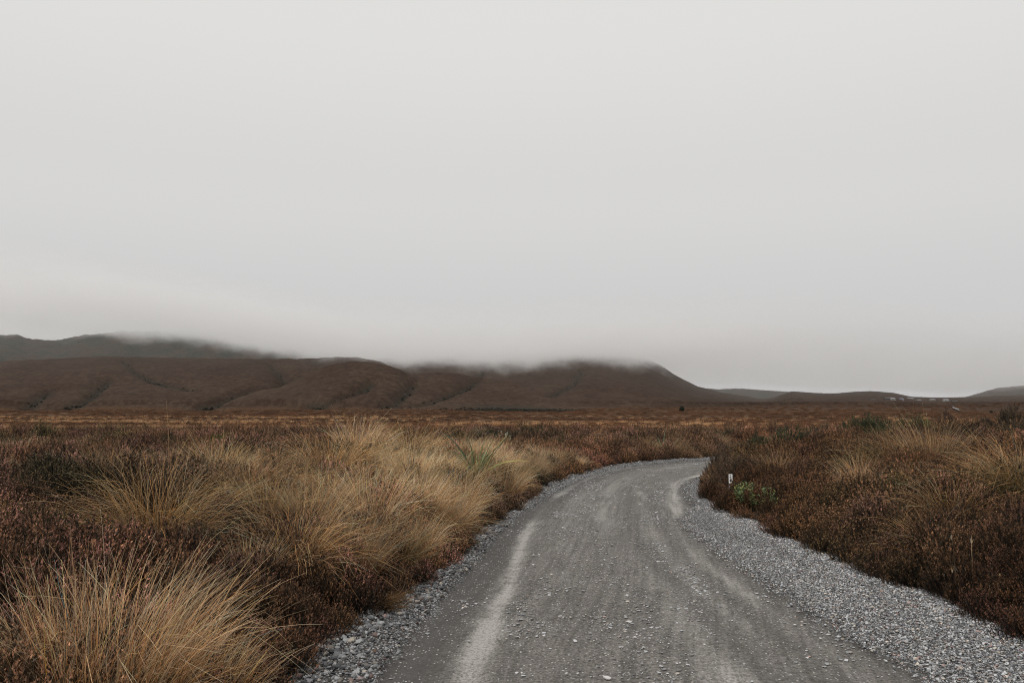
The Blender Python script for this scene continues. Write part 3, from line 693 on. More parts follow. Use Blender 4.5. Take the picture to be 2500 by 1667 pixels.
# beyond 45 m the tussocks merge into patches
FT = [mesh_from('far_tussock', *(lambda a: (a[0], [a[1]], a[2]))(blades(70, .22, .8, .9, .8, .016, TAN, (.15, 0), 4, 500 + i)), mat=M_BLADE_I) for i in range(4)]
a, c = jgrid(-170, 190, 38, 260, .8, rng); mm = in_view(a, c, 3); a, c = a[mm], c[mm]
den = sstep(.10, .45, fbm(a / 30, c / 6, 4, 111)) * (1 - .6 * sstep(60, 220, c)) * (1 - .75 * sstep(12, 45, a - .1 * c))
mm = rng.random(len(a)) < den * .42; a, c = a[mm], c[mm]
dl, dr = edge_d(a, c); mm = (np.maximum(dl, dr) > .6); a, c = a[mm], c[mm]
nt_ = len(a); s = rng.uniform(.5, .95, nt_) * (1 + .25 * sstep(60, 150, c))
scatter('distant_tussock_grass', FT, np.stack([a, c, height(a, c)], 1), np.stack([np.zeros(nt_), np.zeros(nt_), rng.normal(0, .5, nt_)], 1), np.stack([s, s, s], 1),
        rng.integers(0, 4, nt_), np.clip(np.array([[1.05, .92, .84]]) * (1 + .2 * rng.normal(0, 1, (nt_, 1))), .4, 1.4), 'straw-coloured grass in streaks across the plain', 'grass')

# ------------------------------------------------------------------ shrubs
def stems(seed, n_, R, H, col=(.04, .03, .022), w_=.012):
    r = np.random.default_rng(seed); Vs, Q = [], []
    for i in range(n_):
        az = r.random() * 6.28; tip = np.array([R * .75 * r.random() * math.cos(az), R * .75 * r.random() * math.sin(az), H * r.uniform(.55, .8)])
        b0 = np.array([.04 * math.cos(az), .04 * math.sin(az), -.05]); o = len(Vs) * 3
        for j in range(4):
            t = j / 3; p = b0 + (tip - b0) * t + np.array([0, 0, .08 * math.sin(3.1 * t)]); ww = w_ * (1 - .75 * t)
            Vs.append([p + ww * np.array([math.cos(q), math.sin(q), 0]) for q in (0, 2.09, 4.19)])
        for j in range(3):
            for k in range(3):
                a0 = o + j * 3 + k; a1 = o + j * 3 + (k + 1) % 3; Q.append((a0, a1, a1 + 3, a0 + 3))
    V = np.array(Vs).reshape(-1, 3)
    return mesh_from('stem', V, [np.array(Q)], np.tile(np.array(col), (len(V), 1)), mat=M_BUSH)
def shrub(name, loc, label, cat, R, H, leaf, top, seed, n_=420, leaves=16, lsize=.045, plume=.22, topf=.5, sq=(1, 1), group=None, dome=2.0):
    o = thing(name, loc, label, cat, group)
    parts = []
    r = np.random.default_rng(seed)
    lob = 5
    for i in range(lob):
        az = r.random() * 6.28; k = 0 if i == 0 else r.uniform(.3, .55)
        V, Fs, C = sprigs(n_ // lob, R * (.85 if i == 0 else r.uniform(.45, .65)), H * (1 if i == 0 else r.uniform(.65, .95)), H * .06, leaves, lsize, (.03, .024, .017), np.array(leaf) * r.uniform(.75, 1.2), top, seed * 7 + i, spread=.9, plume=plume, topf=topf, dome=dome, sw=.006)
        V = V + np.array([R * k * math.cos(az), R * k * math.sin(az), 0]); V[:, 0] *= sq[0]; V[:, 1] *= sq[1]
        parts.append((V, np.vstack(Fs), C))
    V, Qs, C = merge(*parts)
    add('foliage', mesh_from('foliage', V, Qs, C, mat=M_BUSH), o); add('stem', stems(seed, 9, R, H), o)
    return o
GRN, GRNT = (.030, .036, .018), (.062, .066, .026)
def sh(u, vt, vb, du, D, label, leaf=GRN, top=GRNT, seed=1, **kw):
    """shrub whose crown spans vt..vb (pixels) at distance D"""
    x, y, zt = atD(u, vt, D); z0 = float(height([x], [y])[0]); H = max(zt - z0, .4); R = du / 2 / F * D
    return shrub('shrub', (x, y, z0), label, 'shrub', R, H, leaf, top, seed, **kw)
b1 = sh(1195, 1046, 1110, 95, 34, 'dark green shrub with white flower heads standing behind the sword-leaved plant', seed=3, n_=700)
r = np.random.default_rng(8)
fl = []
for i in range(46):
    az = r.uniform(-1.2, .5); k = r.uniform(.45, 1.0); R = 95 / 2 / F * 34
    fl.append((R * k * math.cos(az) + .1, -abs(R * k * math.sin(az)) * .8 - .15, r.uniform(.45, 1.0) * (1.15 - .5 * k)))
FV, FQ = [], []
for j in range(11):
    d = r.normal(0, 1, 3); d /= np.linalg.norm(d); e = np.cross(d, r.normal(0, 1, 3)); e /= np.linalg.norm(e)
    q = d * .02; o0 = len(FV); FV += [q - e * .028, q + d * .03, q + e * .028]; FQ.append((o0, o0 + 1, o0 + 2))
FLW = mesh_from('flower_head', np.array(FV), [np.array(FQ)], np.tile(np.array((.36, .37, .29)), (len(FV), 1)), mat=M_BUSH)
for p in fl[:30]: add('flower_head', FLW, b1, p, r.random() * 6, r.uniform(.6, 1.3))
sh(960, 1082, 1110, 75, 30, 'low blue-green cushion shrub on the crest of the left bank', (.030, .044, .026), (.060, .085, .050), 4)
sh(555, 1056, 1078, 130, 20, 'bright yellow-green cushion shrub behind the upright narrow tussock', (.050, .058, .016), (.12, .125, .028), 5, n_=520, lsize=.03, plume=.1, topf=.8)
sh(415, 1056, 1110, 110, 18, 'dark olive twiggy shrub behind the big ginger tussock', (.032, .032, .018), (.055, .05, .024), 6)
sh(780, 1072, 1120, 190, 17, 'wide dark brown heather mound next to the tallest pale tussock', (.034, .026, .018), (.075, .050, .036), 7, n_=700, lsize=.03)
sh(80, 1092, 1130, 130, 14, 'dark mossy green shrub alone in the heather far from the road', (.040, .032, .020), (.075, .058, .032), 8)
sh(1930, 1042, 1068, 170, 20.5, 'round green shrub above the small pale fan of tussock', seed=9, n_=560)
sh(1850, 1060, 1070, 80, 20, 'small dark shrub touching the round green shrub', seed=10)
sh(2132, 1010, 1060, 170, 22.5, 'tall dark green shrub on the skyline of the right bank', seed=11, n_=650)
sh(2225, 1010, 1060, 150, 23, 'yellow-green topped shrub adjoining the tall dark green one', (.034, .040, .016), (.085, .088, .026), 12, n_=600)
sh(2062, 1033, 1062, 45, 22, 'small green shrub at the foot of the tall dark green one', seed=13)
sh(2310, 998, 1050, 70, 22.5, 'reddish-brown twiggy shrub beside the yellow-green topped one', (.040, .026, .020), (.085, .048, .034), 14, n_=500, dome=1.4)
sh(2475, 988, 1050, 100, 21.5, 'tall brown shrub with green shoots at the end of the bank', (.042, .030, .020), (.075, .055, .030), 15, n_=560)
sh(2405, 1016, 1060, 95, 22, 'low mixed brown shrub between the two brown twiggy shrubs', (.042, .030, .021), (.090, .062, .036), 16)
sh(2320, 1085, 1120, 60, 22, 'dark green shrub hidden behind the pale tussocks on the slope', (.034, .032, .018), (.06, .056, .026), seed=17, n_=300)
sh(1785, 1052, 1062, 26, 60, 'tiny round dark shrub on the tan grass past the bend', seed=18, n_=200)
sh(1718, 1058, 1066, 22, 62, 'tiny flat dark shrub on the plain past the bend', seed=19, n_=160)
sh(1560, 1075, 1100, 60, 40, 'dark green shrub in the grass behind the bend', seed=20, n_=300)
sh(1480, 1085, 1112, 70, 36, 'dark brown shrub hugging the outer edge of the bend', (.036, .028, .018), (.07, .05, .032), 21, n_=360)

# dark bank scrub along the outer bend
def scrub_row(pts, label, group, seed0, R, H):
    for i, (x, y) in enumerate(pts):
        shrub('heather_bush', (x, y, float(height([x], [y])[0])), label, 'heather', R, H, (.036, .027, .018), (.080, .055, .034), seed0 + i, n_=260, lsize=.032, group=group)
Ln = LPd[(LPd[:, 1] > 21) & (LPd[:, 0] < 15)]; Tn = np.gradient(Ln, axis=0); Tn /= np.linalg.norm(Tn, axis=1)[:, None]
pts = [(Ln[i, 0] - Tn[i, 1] * .75, Ln[i, 1] + Tn[i, 0] * .75) for i in range(4, len(Ln), 9)]
scrub_row(pts, 'dark bushy heather lining the outer edge of the road bend', 'dark heather along the bend', 600, .6, .55)

Rn = RPd[(RPd[:, 1] > 15.6) & (RPd[:, 0] < 9)]; Tn = np.gradient(Rn, axis=0); Tn /= np.linalg.norm(Tn, axis=1)[:, None]
r = np.random.default_rng(77)
for i in range(3, len(Rn), 5):
    q = r.uniform(.35, .75); x, y = Rn[i, 0] + Tn[i, 1] * q, Rn[i, 1] - Tn[i, 0] * q
    if math.hypot(x - 4.25, y - 15.5) < .55: continue
    shrub('heather_bush', (x, y, float(height([x], [y])[0])), 'rusty bushy heather crowding the inner edge of the road bend', 'heather', .5, r.uniform(.55, .8), (.055, .038, .024), (.15, .092, .055), 640 + i, n_=330, lsize=.03, plume=.2, group='rusty heather inside the bend')

for x, y, hh in ((4.0, 14.75, .42), (4.42, 14.9, .44), (4.2, 15.05, .40)):
    shrub('heather_bush', (x, y, float(height([x], [y])[0])), 'dark low heather bush around the foot of the numbered marker post', 'heather', .32, hh, (.045, .032, .022), (.10, .065, .042), int(x * 100), n_=260, lsize=.026, plume=.14, group='heather at the marker post')

r = np.random.default_rng(91)
for i in range(15):
    y = 7.6 + .85 * i + r.uniform(-.3, .3); q = r.uniform(.25, 1.9); x = float(np.interp(y, LP[:, 1], LP[:, 0])) - q
    shrub('heather_bush', (x, y, float(height([x], [y])[0])), 'dark brown heather bush squeezed between the tussocks of the left bank', 'heather', r.uniform(.32, .5), r.uniform(.38, .6), np.array((.034, .027, .015)) * r.uniform(.8, 1.2), np.array((.095, .062, .034)) * r.uniform(.7, 1.3), 690 + i, n_=330, lsize=.026, plume=.17, group='dark bushes on the left bank')
r = np.random.default_rng(88)
for i in range(16):
    u = 1960 + 36 * i; x, y, zt = atD(u, 1052 - .055 * (u - 1960) + r.uniform(-8, 8), r.uniform(19.5, 23)); z0 = float(height([x], [y])[0])
    shrub('heather_bush', (x, y, z0), 'rough brown heather bush on the rise right of the road', 'heather', r.uniform(.5, .85), max(.45, zt - z0), np.array((.040, .029, .018)) * r.uniform(.7, 1.2), np.array((.11, .072, .042)) * r.uniform(.7, 1.2), 660 + i, n_=380, lsize=.034, plume=.24, group='brown bushes on the right rise')

# sword-leaved plants
def sword_plant(u, v, s, label, seed, stalk=True):
    loc = tz(u, v); loc = (loc[0], loc[1], loc[2] + (.22 if stalk else 0)); o = thing('toetoe_plant', loc, label, 'plant', None, 0, s)
    r = np.random.default_rng(seed)
    for i in range(60):
        V, q, C = blades(1, .06, 1.0, .5, .95, .026, ((.06, .090, .038), (.11, .165, .075), (.26, .29, .15)), (.06, 0), 7, seed * 50 + i, tiltmin=.05 + .009 * i)
        add('leaf', mesh_from('leaf', V, [q], C, mat=M_BLADE), o, (r.normal(0, .07), r.normal(0, .07), 0), r.random() * 6.28)
    if stalk:
        V, q, C = blades(1, .01, 1.0, .02, .0, .016, ((.20, .13, .07), (.25, .17, .09), (.28, .2, .12)), (.10, 0), 8, 3, tiltmin=.0)
        st_ = add('flower_stalk', mesh_from('flower_stalk', V, [q], C, mat=M_BLADE), o, sc=(2.0, 2.0, 2.0))
        top = V[-2:].mean(0); parts = []
        for i in range(22):
            t = i / 21
            V2, q2, C2 = blades(2, .004, .13 - .06 * t, .6, 1.4, .008, ((.3, .22, .14), (.33, .25, .16), (.38, .29, .2)), (.6, 0), 5, 900 + i, tiltmin=.3)
            parts.append((V2 + top * (.86 + .14 * t) + np.array([.02 * t * t, 0, .03]), q2, C2))
        V3, Q3, C3 = merge(*parts)
        add('plume', mesh_from('plume', V3, Q3, C3, mat=M_BLADE), st_)
    return o
sword_plant(1168, 1192, 1.2, 'green sword-leaved plant with a tall thin plume stalk beside the left bank', 31)
sword_plant(1622, 1118, 1.0, 'pale green sword-leaved plant without plume behind the outer bend', 32, False)
sword_plant(760, 1190, .45, 'small green sword-leaved tuft among the straw tussocks on the bank', 33, False)

# leafy green plants by the marker post
def leafy(u, v, s, label, seed, nst):
    loc = tz(u, v); o = thing('leafy_plant', loc, label, 'plant', None, 0, s); r = np.random.default_rng(seed)
    for i in range(nst):
        az = r.random() * 6.28; rad = .26 * math.sqrt(r.random()); h = r.uniform(.25, .55)
        base = np.array([rad * math.cos(az), rad * math.sin(az), 0]); tip = base * 1.35 + np.array([0, 0, h])
        Vs, Fq, Cs = [], [], []
        Vs += [base - (.006, 0, 0), base + (.006, 0, 0), tip]; Fq.append((0, 1, 2)); Cs += [(.06, .07, .03)] * 3
        for j in range(22):
            t = r.uniform(.4, 1.0); p = base + (tip - base) * t; a = r.random() * 6.28
            d = np.array([math.cos(a), math.sin(a), r.uniform(.1, 1.0)]); d /= np.linalg.norm(d); e = np.array([-math.sin(a), math.cos(a), 0])
            L_ = r.uniform(.06, .12); k = len(Vs); c = np.array((.105, .145, .062)) * r.uniform(.6, 1.35) + np.array((.12, .09, 0)) * (r.random() > .85)
            Vs += [p, p + d * L_ * .5 + e * .011, p + d * L_, p + d * L_ * .5 - e * .011]; Fq.append((k, k + 1, k + 2)); Fq.append((k, k + 2, k + 3)); Cs += [c] * 4
        add('leafy_stem', mesh_from('leafy_stem', np.array(Vs), [np.array(Fq)], np.array(Cs), mat=M_BUSH), o)
    return o
leafy(1836, 1246, .9, 'bright green bushy leafy plant beside the numbered marker post', 41, 26)
leafy(1876, 1256, .75, 'smaller bright green leafy plant next to the bushy one', 42, 14)
leafy(835, 1450, .28, 'tiny dark green leafy sprig at the foot of the left bank', 43, 6)

# seed stalks standing in the right heather
def stalks(u, v, n_, s, label, seed):
    loc = tz(u, v); o = thing('dry_grass_stalks', loc, label, 'grass', None, 0, s); r = np.random.default_rng(seed)
    for i in range(n_):
        V, q, C = blades(1, .01, 1.0, .12, .12, .010, ((.16, .11, .06), (.24, .17, .10), (.34, .26, .17)), (.0, 0), 6, seed * 9 + i, tiltmin=.0)
        st_ = add('stalk', mesh_from('stalk', V, [q], C, mat=M_BLADE), o, (r.normal(0, .12), r.normal(0, .05), 0), r.random() * 6.28, r.uniform(.7, 1.1))
        V2, q2, C2 = blades(14, .006, .07, .3, .3, .006, ((.3, .22, .14), (.36, .28, .18), (.4, .32, .22)), (0, 0), 3, seed * 13 + i)
        add('seed_head', mesh_from('seed_head', V2 + V[-2:].mean(0) - np.array([0, 0, .07]), [q2], C2, mat=M_BLADE), st_)
    return o
stalks(2345, 1465, 7, .75, 'thin dry seed stalks rising from the dark heather near the gravel', 51)
stalks(1812, 1210, 1, .5, 'single dry stalk standing between the marker post and leafy plant', 52)
stalks(2430, 1500, 3, .4, 'bent pale stalks in the dark heather by the gravel edge', 53)

# dead grass clump lying on the left shoulder
def dead_clump(u, v, s, label, seed):
    x, y, z = hit(u, v); o = thing('dead_grass_clump', (x, y, .05), label, 'grass', None, 0, s)
    V, q, C = blades(260, .10, .5, .5, .35, .005, ((.10, .06, .03), (.17, .105, .05), (.23, .15, .08)), (0, 0), 5, seed)
    me = mesh_from('blades', V, [q], C, mat=M_BLADE); ob = add('blades', me, o, (0, 0, .05)); ob.rotation_euler = (math.radians(10), math.radians(72), math.radians(-25)); ob.scale = (.55, 1, 1)
    V, q, C = blades(120, .12, .14, 1.2, .8, .006, ((.02, .015, .01), (.035, .022, .014), (.05, .03, .02)), (0, 0), 4, seed + 1)
    add('root_ball', mesh_from('root_ball', V, [q], C, mat=M_BLADE), o, (-.03, 0, .0))
dead_clump(935, 1502, .9, 'uprooted dead grass clump lying on the left gravel shoulder', 61)
dead_clump(1025, 1428, .5, 'small tuft of dead rusty grass on the gravel shoulder', 63)

# ------------------------------------------------------------------ marker post and culvert
def box_bm(bm, c, s, bev=.0):
    r_ = bmesh.ops.create_cube(bm, size=1, matrix=Matrix.Translation(c) @ Matrix.Diagonal((*s, 1)))
    if bev: bmesh.ops.bevel(bm, geom=list({e for v in r_['verts'] for e in v.link_edges}), offset=bev, segments=2, affect='EDGES')
def bm_obj(name, fn, mat, parent, loc=(0, 0, 0)):
    bm = bmesh.new(); fn(bm); me = bpy.data.meshes.new(name); bm.to_mesh(me); bm.free(); me.materials.append(mat)
    return add(name, me, parent, loc)
M_WHITE = plain_mat('white_plate', (.66, .66, .65), .5, 14, .10)
M_BLACK = plain_mat('black_paint', (.02, .02, .022), .6)
M_CONC = plain_mat('concrete', (.33, .32, .30), .9, 18, .3)
M_DARK = plain_mat('dark_pipe', (.035, .034, .033), .8)
M_STEEL = plain_mat('steel', (.25, .25, .26), .5)
PX, PY, PTOP = atD(1783.5, 1157, 15.5)
pz = float(height([PX], [PY])[0])
post = thing('marker_post', (PX, PY, pz), 'white marker post numbered 26 standing in the heather at the road edge', 'post', None, math.radians(6))
PH = PTOP - pz; PW = .074
bm_obj('plate', lambda bm: box_bm(bm, (0, 0, PH - .3), (PW, .008, .6), .002), M_WHITE, post)
def digit(ch, zc, hgt):
    cu = bpy.data.curves.new('digit', 'FONT'); cu.body = ch; cu.align_x = 'CENTER'; cu.align_y = 'CENTER'; cu.size = hgt / .70; cu.extrude = .0008; cu.offset = .0012
    t = bpy.data.objects.new('digit_tmp', cu); COL.objects.link(t); bpy.context.view_layer.update()
    me = bpy.data.meshes.new_from_object(t.evaluated_get(bpy.context.evaluated_depsgraph_get())); bpy.data.objects.remove(t)
    me.materials.clear(); me.materials.append(M_BLACK)
    o = add('digit', me, post, (-.004, -.0055, zc)); o.rotation_euler = (math.pi / 2, 0, 0); return o
K = 15.5 / F
digit('2', PH - 6.0 * K, .056); digit('6', PH - 14.6 * K, .056)
def bolt(bm): bmesh.ops.create_cone(bm, cap_ends=True, segments=10, radius1=.010, radius2=.008, depth=.008, matrix=Matrix.Translation((-.008, -.007, PH - 22.5 * K)) @ Matrix.Rotation(math.pi / 2, 4, 'X'))
bm_obj('bolt', bolt, M_BLACK, post)

CX0, CYc, _ = atD(1706, 1253, 14.3); CX1 = atD(1748, 1253, 14.3)[0]
cul = thing('culvert', ((CX0 + CX1) / 2, CYc, .02), 'pale concrete culvert lip crossing the gravel at the right road edge', 'culvert')
bm_obj('slab', lambda bm: box_bm(bm, (0, 0, .02), (CX1 - CX0, .10, .09), .012), M_CONC, cul)
def pipe(bm):
    for r_, flip in ((.085, 0), (.07, 1)):
        g = bmesh.ops.create_cone(bm, cap_ends=False, segments=20, radius1=r_, radius2=r_, depth=.30, matrix=Matrix.Translation((.28, .0, .0)) @ Matrix.Rotation(math.pi / 2, 4, 'Y') )
bm_obj('pipe', pipe, M_DARK, cul)

# ------------------------------------------------------------------ huts on the far slope
M_HW = [plain_mat('hut_white', (.33, .33, .325), .6, 3, .1), plain_mat('hut_cream', (.34, .33, .29), .6, 3, .1), plain_mat('hut_brown', (.07, .055, .05), .7, 3, .2), plain_mat('hut_grey', (.34, .34, .36), .6, 3, .1)]
M_HR = [plain_mat('roof_grey', (.27, .27, .28), .5, 3, .1), plain_mat('roof_dark', (.05, .048, .05), .6, 3, .1), plain_mat('roof_blue', (.20, .22, .34), .5, 3, .1)]
M_GL = plain_mat('window_glass', (.03, .035, .04), .15, 3, .1, .5)
def hut(u, v, wpx, hpx, wall, roof, label, depth=5.0):
    x, y, z = hit(u, v, lo=330); k = y / F; W, H = wpx * k, hpx * k
    o = thing('hut', (x, y, z - .6), label, 'hut')
    bm_obj('wall', lambda bm: box_bm(bm, (0, 0, H * .36), (W, depth, H * .72)), M_HW[wall], o)
    def rf(bm):
        a, b_, h0, h1 = W / 2 + .3, depth / 2 + .4, H * .72 + .003, H
        vs = [bm.verts.new(p) for p in ((-a, -b_, h0), (a, -b_, h0), (a, b_, h0), (-a, b_, h0), (-a, 0, h1), (a, 0, h1))]
        for f in ((0, 1, 5, 4), (3, 4, 5, 2), (0, 4, 3), (1, 2, 5), (0, 3, 2, 1)): bm.faces.new([vs[i] for i in f])
    bm_obj('roof', rf, M_HR[roof], o)
    for s_ in (-.27, .27): bm_obj('window', lambda bm: box_bm(bm, (W * s_, -depth / 2 - .02, H * .4), (W * .2, .08, H * .25)), M_GL, o)
    bm_obj('door', lambda bm: box_bm(bm, (0, -depth / 2 - .02, H * .24), (W * .13, .06, H * .46)), M_HW[2], o)
hut(2166, 975, 15, 6, 2, 1, 'dark long hut beside the cream hut on the far slope')
hut(2179, 976, 9, 6, 1, 0, 'cream block-shaped hut on the far slope')
hut(2200, 975, 9, 4, 3, 2, 'bluish low hut behind the cream hut on the far slope')
hut(2222, 973, 12, 3, 0, 0, 'long low white hut near the skyline dip')
hut(2243, 978, 9, 4, 2, 0, 'brown hut with pale roof below the skyline dip')
hut(2276, 977, 10, 4, 0, 0, 'small white hut standing alone between brown and largest white huts')
hut(2309, 979, 11, 6, 0, 0, 'largest white hut on the far slope')
hut(2330, 981, 12, 4, 2, 1, 'low brown hut right next to the largest white hut')
hut(2131, 976, 8, 3, 1, 1, 'isolated cream shed apart from the other far huts')
# short visible piece of road on the far slope
g0 = [hit(u, v, lo=330) for u, v in ((2328, 998), (2336, 1001), (2344, 1004))]
TV = []
for p in g0: TV += [(p[0] - 2.5, p[1] - 4, p[2] + .5), (p[0] + 2.5, p[1] + 6, p[2] + 1.6)]
tag(add('far_road', mesh_from('far_road', np.array(TV), [np.array([(0, 2, 3, 1), (2, 4, 5, 3)])], mat=plain_mat('far_gravel', (.12, .118, .115), .9, 1, .1))), kind='structure')

# dark scrub growing in the gullies and hollow
sxs, sys_ = [], []
for Pg, wd, dp in GULLIES:
    for k in range(0, len(Pg), 1):
        for j in range(2):
            sxs.append(Pg[k, 0] + rng.normal(0, wd * .3)); sys_.append(Pg[k, 1] + rng.normal(0, wd * .5))
hx0 = atD(1275, 1000, 640)[0]
for j in range(900): sxs.append(hx0 + rng.normal(0, 34)); sys_.append(rng.uniform(600, 650))
sxs, sys_ = np.array(sxs), np.array(sys_); ns = len(sxs); ss = rng.uniform(.5, 1.5, ns) * rng.uniform(.6, 1, ns)
GS = [mesh_from('gully_bush', *sprigs(60, 1.0, .9, .12, 8, .42, (.02, .018, .014), (.026, .024, .019), (.042, .038, .028), 700 + i, spread=.8, plume=.5, topf=.4, sw=.03), mat=M_HEATH) for i in range(3)]
scatter('gully_scrub', GS, np.stack([sxs, sys_, height(sxs, sys_) - .3], 1), np.stack([np.zeros(ns), np.zeros(ns), rng.random(ns) * 6.28], 1), np.stack([ss, ss, ss * .8], 1),
        rng.integers(0, 3, ns), np.ones((ns, 3)) * rng.uniform(.7, 1.3, (ns, 1)), 'dark scrub filling the gullies of the brown hills', 'scrub')
for u, v, du, D, lab in ((1665, 1003, 14, 520, 'lone dark round tree at the foot of the central hill'), (2420, 1008, 8, 430, 'tiny dark pointed tree on the far right slope')):
    x, y, z = hit(u, v, lo=330); R = du / 2 / F * y
    t_ = thing('tree', (x, y, z - .2), lab, 'tree')
    V, Fs, C = sprigs(160, R, R * 1.5, R * .2, 10, R * .35, (.02, .018, .014), (.022, .026, .017), (.036, .042, .024), int(u), spread=.9, plume=R * .6, topf=.4, sw=.03)
    add('crown', mesh_from('crown', V, Fs, C, mat=M_BUSH), t_); add('trunk', stems(int(u), 3, R * .3, R * 1.3, w_=R * .12), t_)

# ------------------------------------------------------------------ gravel
m, n, l, b = newmat('stone'); M_STONE = m
ti = N(n, 'ShaderNodeAttribute', attribute_name='tint', attribute_type='INSTANCER'); to = N(n, 'ShaderNodeTexCoord')
l.new(mixc(n, l, noise(n, l, to.outputs['Object'], 2.5, 4), mixc(n, l, 1., ti.outputs['Color'], (.7, .7, .7), 'MULTIPLY'), ti.outputs['Color']), b.inputs['Base Color'])
b.inputs['Roughness'].default_value = .75
def stone_mesh(seed, mat, sub=1, flat=.6):
    r = np.random.default_rng(seed); bm = bmesh.new(); bmesh.ops.create_icosphere(bm, subdivisions=sub, radius=.5)
    dirs = r.normal(0, 1, (7, 3)); dirs /= np.linalg.norm(dirs, axis=1)[:, None]; cut = r.uniform(.30, .46, 7)
    for v in bm.verts:
        p = np.array(v.co)
        for d, c in zip(dirs, cut):
            e = p @ d - c
            if e > 0: p = p - d * e
        v.co = Vector(p * np.array([1.15, .9, flat]))
    me = bpy.data.meshes.new('stone'); bm.to_mesh(me); bm.free(); me.materials.append(mat); return me
STN = [stone_mesh(800 + i, M_STONE, 2 if i < 4 else 1, (.6, .5, .7, .45)[i % 4]) for i in range(8)]
def stone_tint(k):
    t = rng.random(k)[:, None]; base = lerp(np.array([[.07, .073, .08]]), np.array([[.52, .53, .54]]), t ** 1.5)
    warm = (rng.random(k) < .16)[:, None]; base = np.where(warm, base * np.array([[1.12, .98, .82]]), base)
    return np.where((rng.random(k) < .06)[:, None], base * np.array([[.8, .55, .48]]), base)
gx_, gy_, gs_, gzz = [], [], [], []
def gravel_zone(xr, yr_, n_, test, smin, smax, lift):
    x = rng.uniform(*xr, n_); y = rng.uniform(*yr_, n_)
    m_ = in_view(x, y, .4); x, y = x[m_], y[m_]
    ok, big_ = test(x, y); x, y, big_ = x[ok], y[ok], big_[ok]
    s_ = (smin + (smax - smin) * rng.random(len(x)) ** 4) * big_
    gx_.append(x); gy_.append(y); gs_.append(s_); gzz.append(road_z(x, y) + .03 + lift * rng.random(len(x)) - .1 * s_)
def t_left(x, y):
    a = -sdist(x, y, LPd); g = -sdist(x, y, GLd)       # a>0 inside road; g<0 on shoulder
    nz = fbm(x / .35, y / .35, 3, 131)
    p = np.where(a > -.12, sstep(.12, -.12, g + .08 * nz), 0) * np.clip(.65 + 1.3 * nz, .08, 1)
    return rng.random(len(x)) < p, 1 + .55 * sstep(.35, -.05, a)
def t_right(x, y):
    a = sdist(x, y, RPd); g = sdist(x, y, GRd)
    nz = fbm(x / .4, y / .4, 3, 133)
    p = np.where(a > -.12, sstep(.30, -.22, g + .10 * nz), 0)
    return rng.random(len(x)) < p, 1 + .25 * sstep(.5, 0, a)
gravel_zone((-2.2, 1.2), (4.2, 13), 62000, t_left, .011, .056, .03)
gravel_zone((-.8, 9), (13, 30), 52000, t_left, .018, .05, .03)
gravel_zone((2.6, 4.6), (4.2, 15), 170000, t_right, .008, .031, .03)
gravel_zone((3.0, 8), (15, 25), 20000, t_right, .022, .045, .02)
gx_, gy_, gs_, gzz = map(np.concatenate, (gx_, gy_, gs_, gzz)); k = len(gx_)
scatter('gravel', STN, np.stack([gx_, gy_, gzz], 1), np.stack([rng.normal(0, .35, k), rng.normal(0, .35, k), rng.random(k) * 6.28], 1), np.repeat(gs_[:, None], 3, 1) * rng.uniform(.8, 1.2, (k, 3)),
        rng.integers(0, 8, k), stone_tint(k) * .78 * np.where(gx_ > np.interp(gy_, RP[:, 1], RP[:, 0]) - 1.7, 1.2, .70)[:, None], 'loose grey gravel heaped along both shoulders of the road', 'gravel')
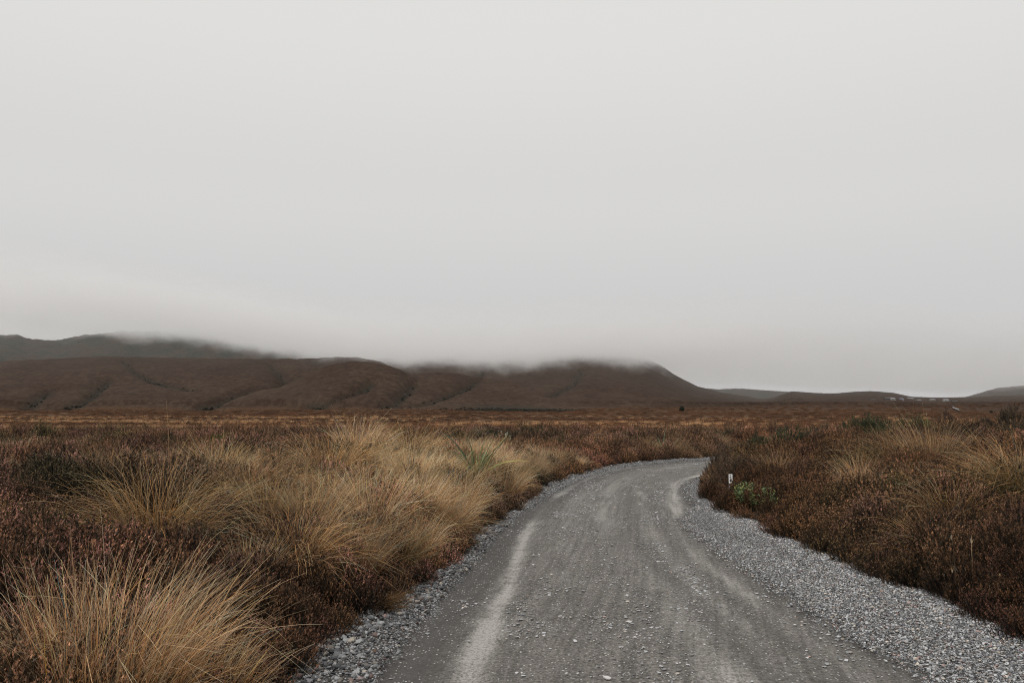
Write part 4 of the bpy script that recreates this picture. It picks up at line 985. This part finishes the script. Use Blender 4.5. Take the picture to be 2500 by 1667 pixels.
# chips and grit on the carriageway
x = rng.uniform(-1.2, 8, 170000); y = 4.3 + 24 * rng.random(170000) ** 1.3
m_ = in_view(x, y, .3); x, y = x[m_], y[m_]
g1 = -sdist(x, y, GLd); g2 = sdist(x, y, GRd); tr = np.minimum.reduce([np.abs(sdist(x, y, T)) / w_ for T, w_ in ((TR1, .22), (TR2, .26), (TR3, .2))])
nz = fbm(x / .5, y / .9, 3, 141)
p = (g1 > 0) * (g2 > 0) * np.clip(.03 + .50 * sstep(.0, .45, nz) + .25 * np.exp(-((x - 1.1 - .05 * (y - 6)) / .35) ** 2), 0, 1) * np.clip(tr - .15, .05, 1)
m_ = rng.random(len(x)) < p; x, y = x[m_], y[m_]; k = len(x)
s_ = .006 + .024 * rng.random(k) ** 5 + .0007 * y
tc_ = stone_tint(k) * .6 + .06
scatter('road_chips', STN, np.stack([x, y, np.full(k, .028) + rz.mean() * 0 + .035 * np.exp(-((-sdist(x, y, LPd) - 2.9) / 1.6) ** 2) - .012], 1), np.stack([rng.normal(0, .12, k), rng.normal(0, .12, k), rng.random(k) * 6.28], 1),
        np.stack([s_ * 1.2, s_ * 1.2, s_ * .6], 1), rng.integers(0, 8, k), np.clip(tc_ * 1.2, .05, .6), 'small pale stone chips strewn over the grey road surface', 'gravel')
# single stones that show up on the road
M_ST = [plain_mat('pale_stone', (.38, .37, .36), .8, 20, .2), plain_mat('grey_stone', (.24, .24, .25), .8, 20, .2), plain_mat('dark_stone', (.07, .065, .063), .8, 20, .2)]
SM = [[stone_mesh(830 + i, mm_, 2, .5) for i in range(2)] for mm_ in M_ST]
for u, v, d_, c in ((1536, 1516, 17, 0), (1482, 1652, 24, 0), (1328, 1550, 10, 0), (1551, 1553, 11, 0), (1533, 1425, 8, 0), (1720, 1571, 10, 0), (1383, 1641, 10, 0), (1274, 1640, 10, 0), (1817, 1618, 12, 1), (2015, 1523, 10, 0), (2035, 1518, 16, 2),
                    (1051, 1448, 15, 0), (2003, 1556, 9, 0), (1941, 1523, 9, 0), (1365, 1502, 8, 0), (1303, 1353, 7, 0), (1316, 1353, 7, 0), (1302, 1377, 10, 0), (1411, 1641, 8, 0), (1836, 1661, 9, 0), (1660, 1616, 8, 0), (1568, 1617, 9, 1)):
    dx, dy, dz = ray(u, v); k = (CAMZ - .055) / -dz; s = d_ / F * dy * k * .9
    add('stone', SM[c][int(u) % 2], road, (dx * k, dy * k, .052), float(u), (s, s * .8, s * .8))
print('heather', npn, 'far', nf, 'fartus', nt_, 'gravel', len(gx_))
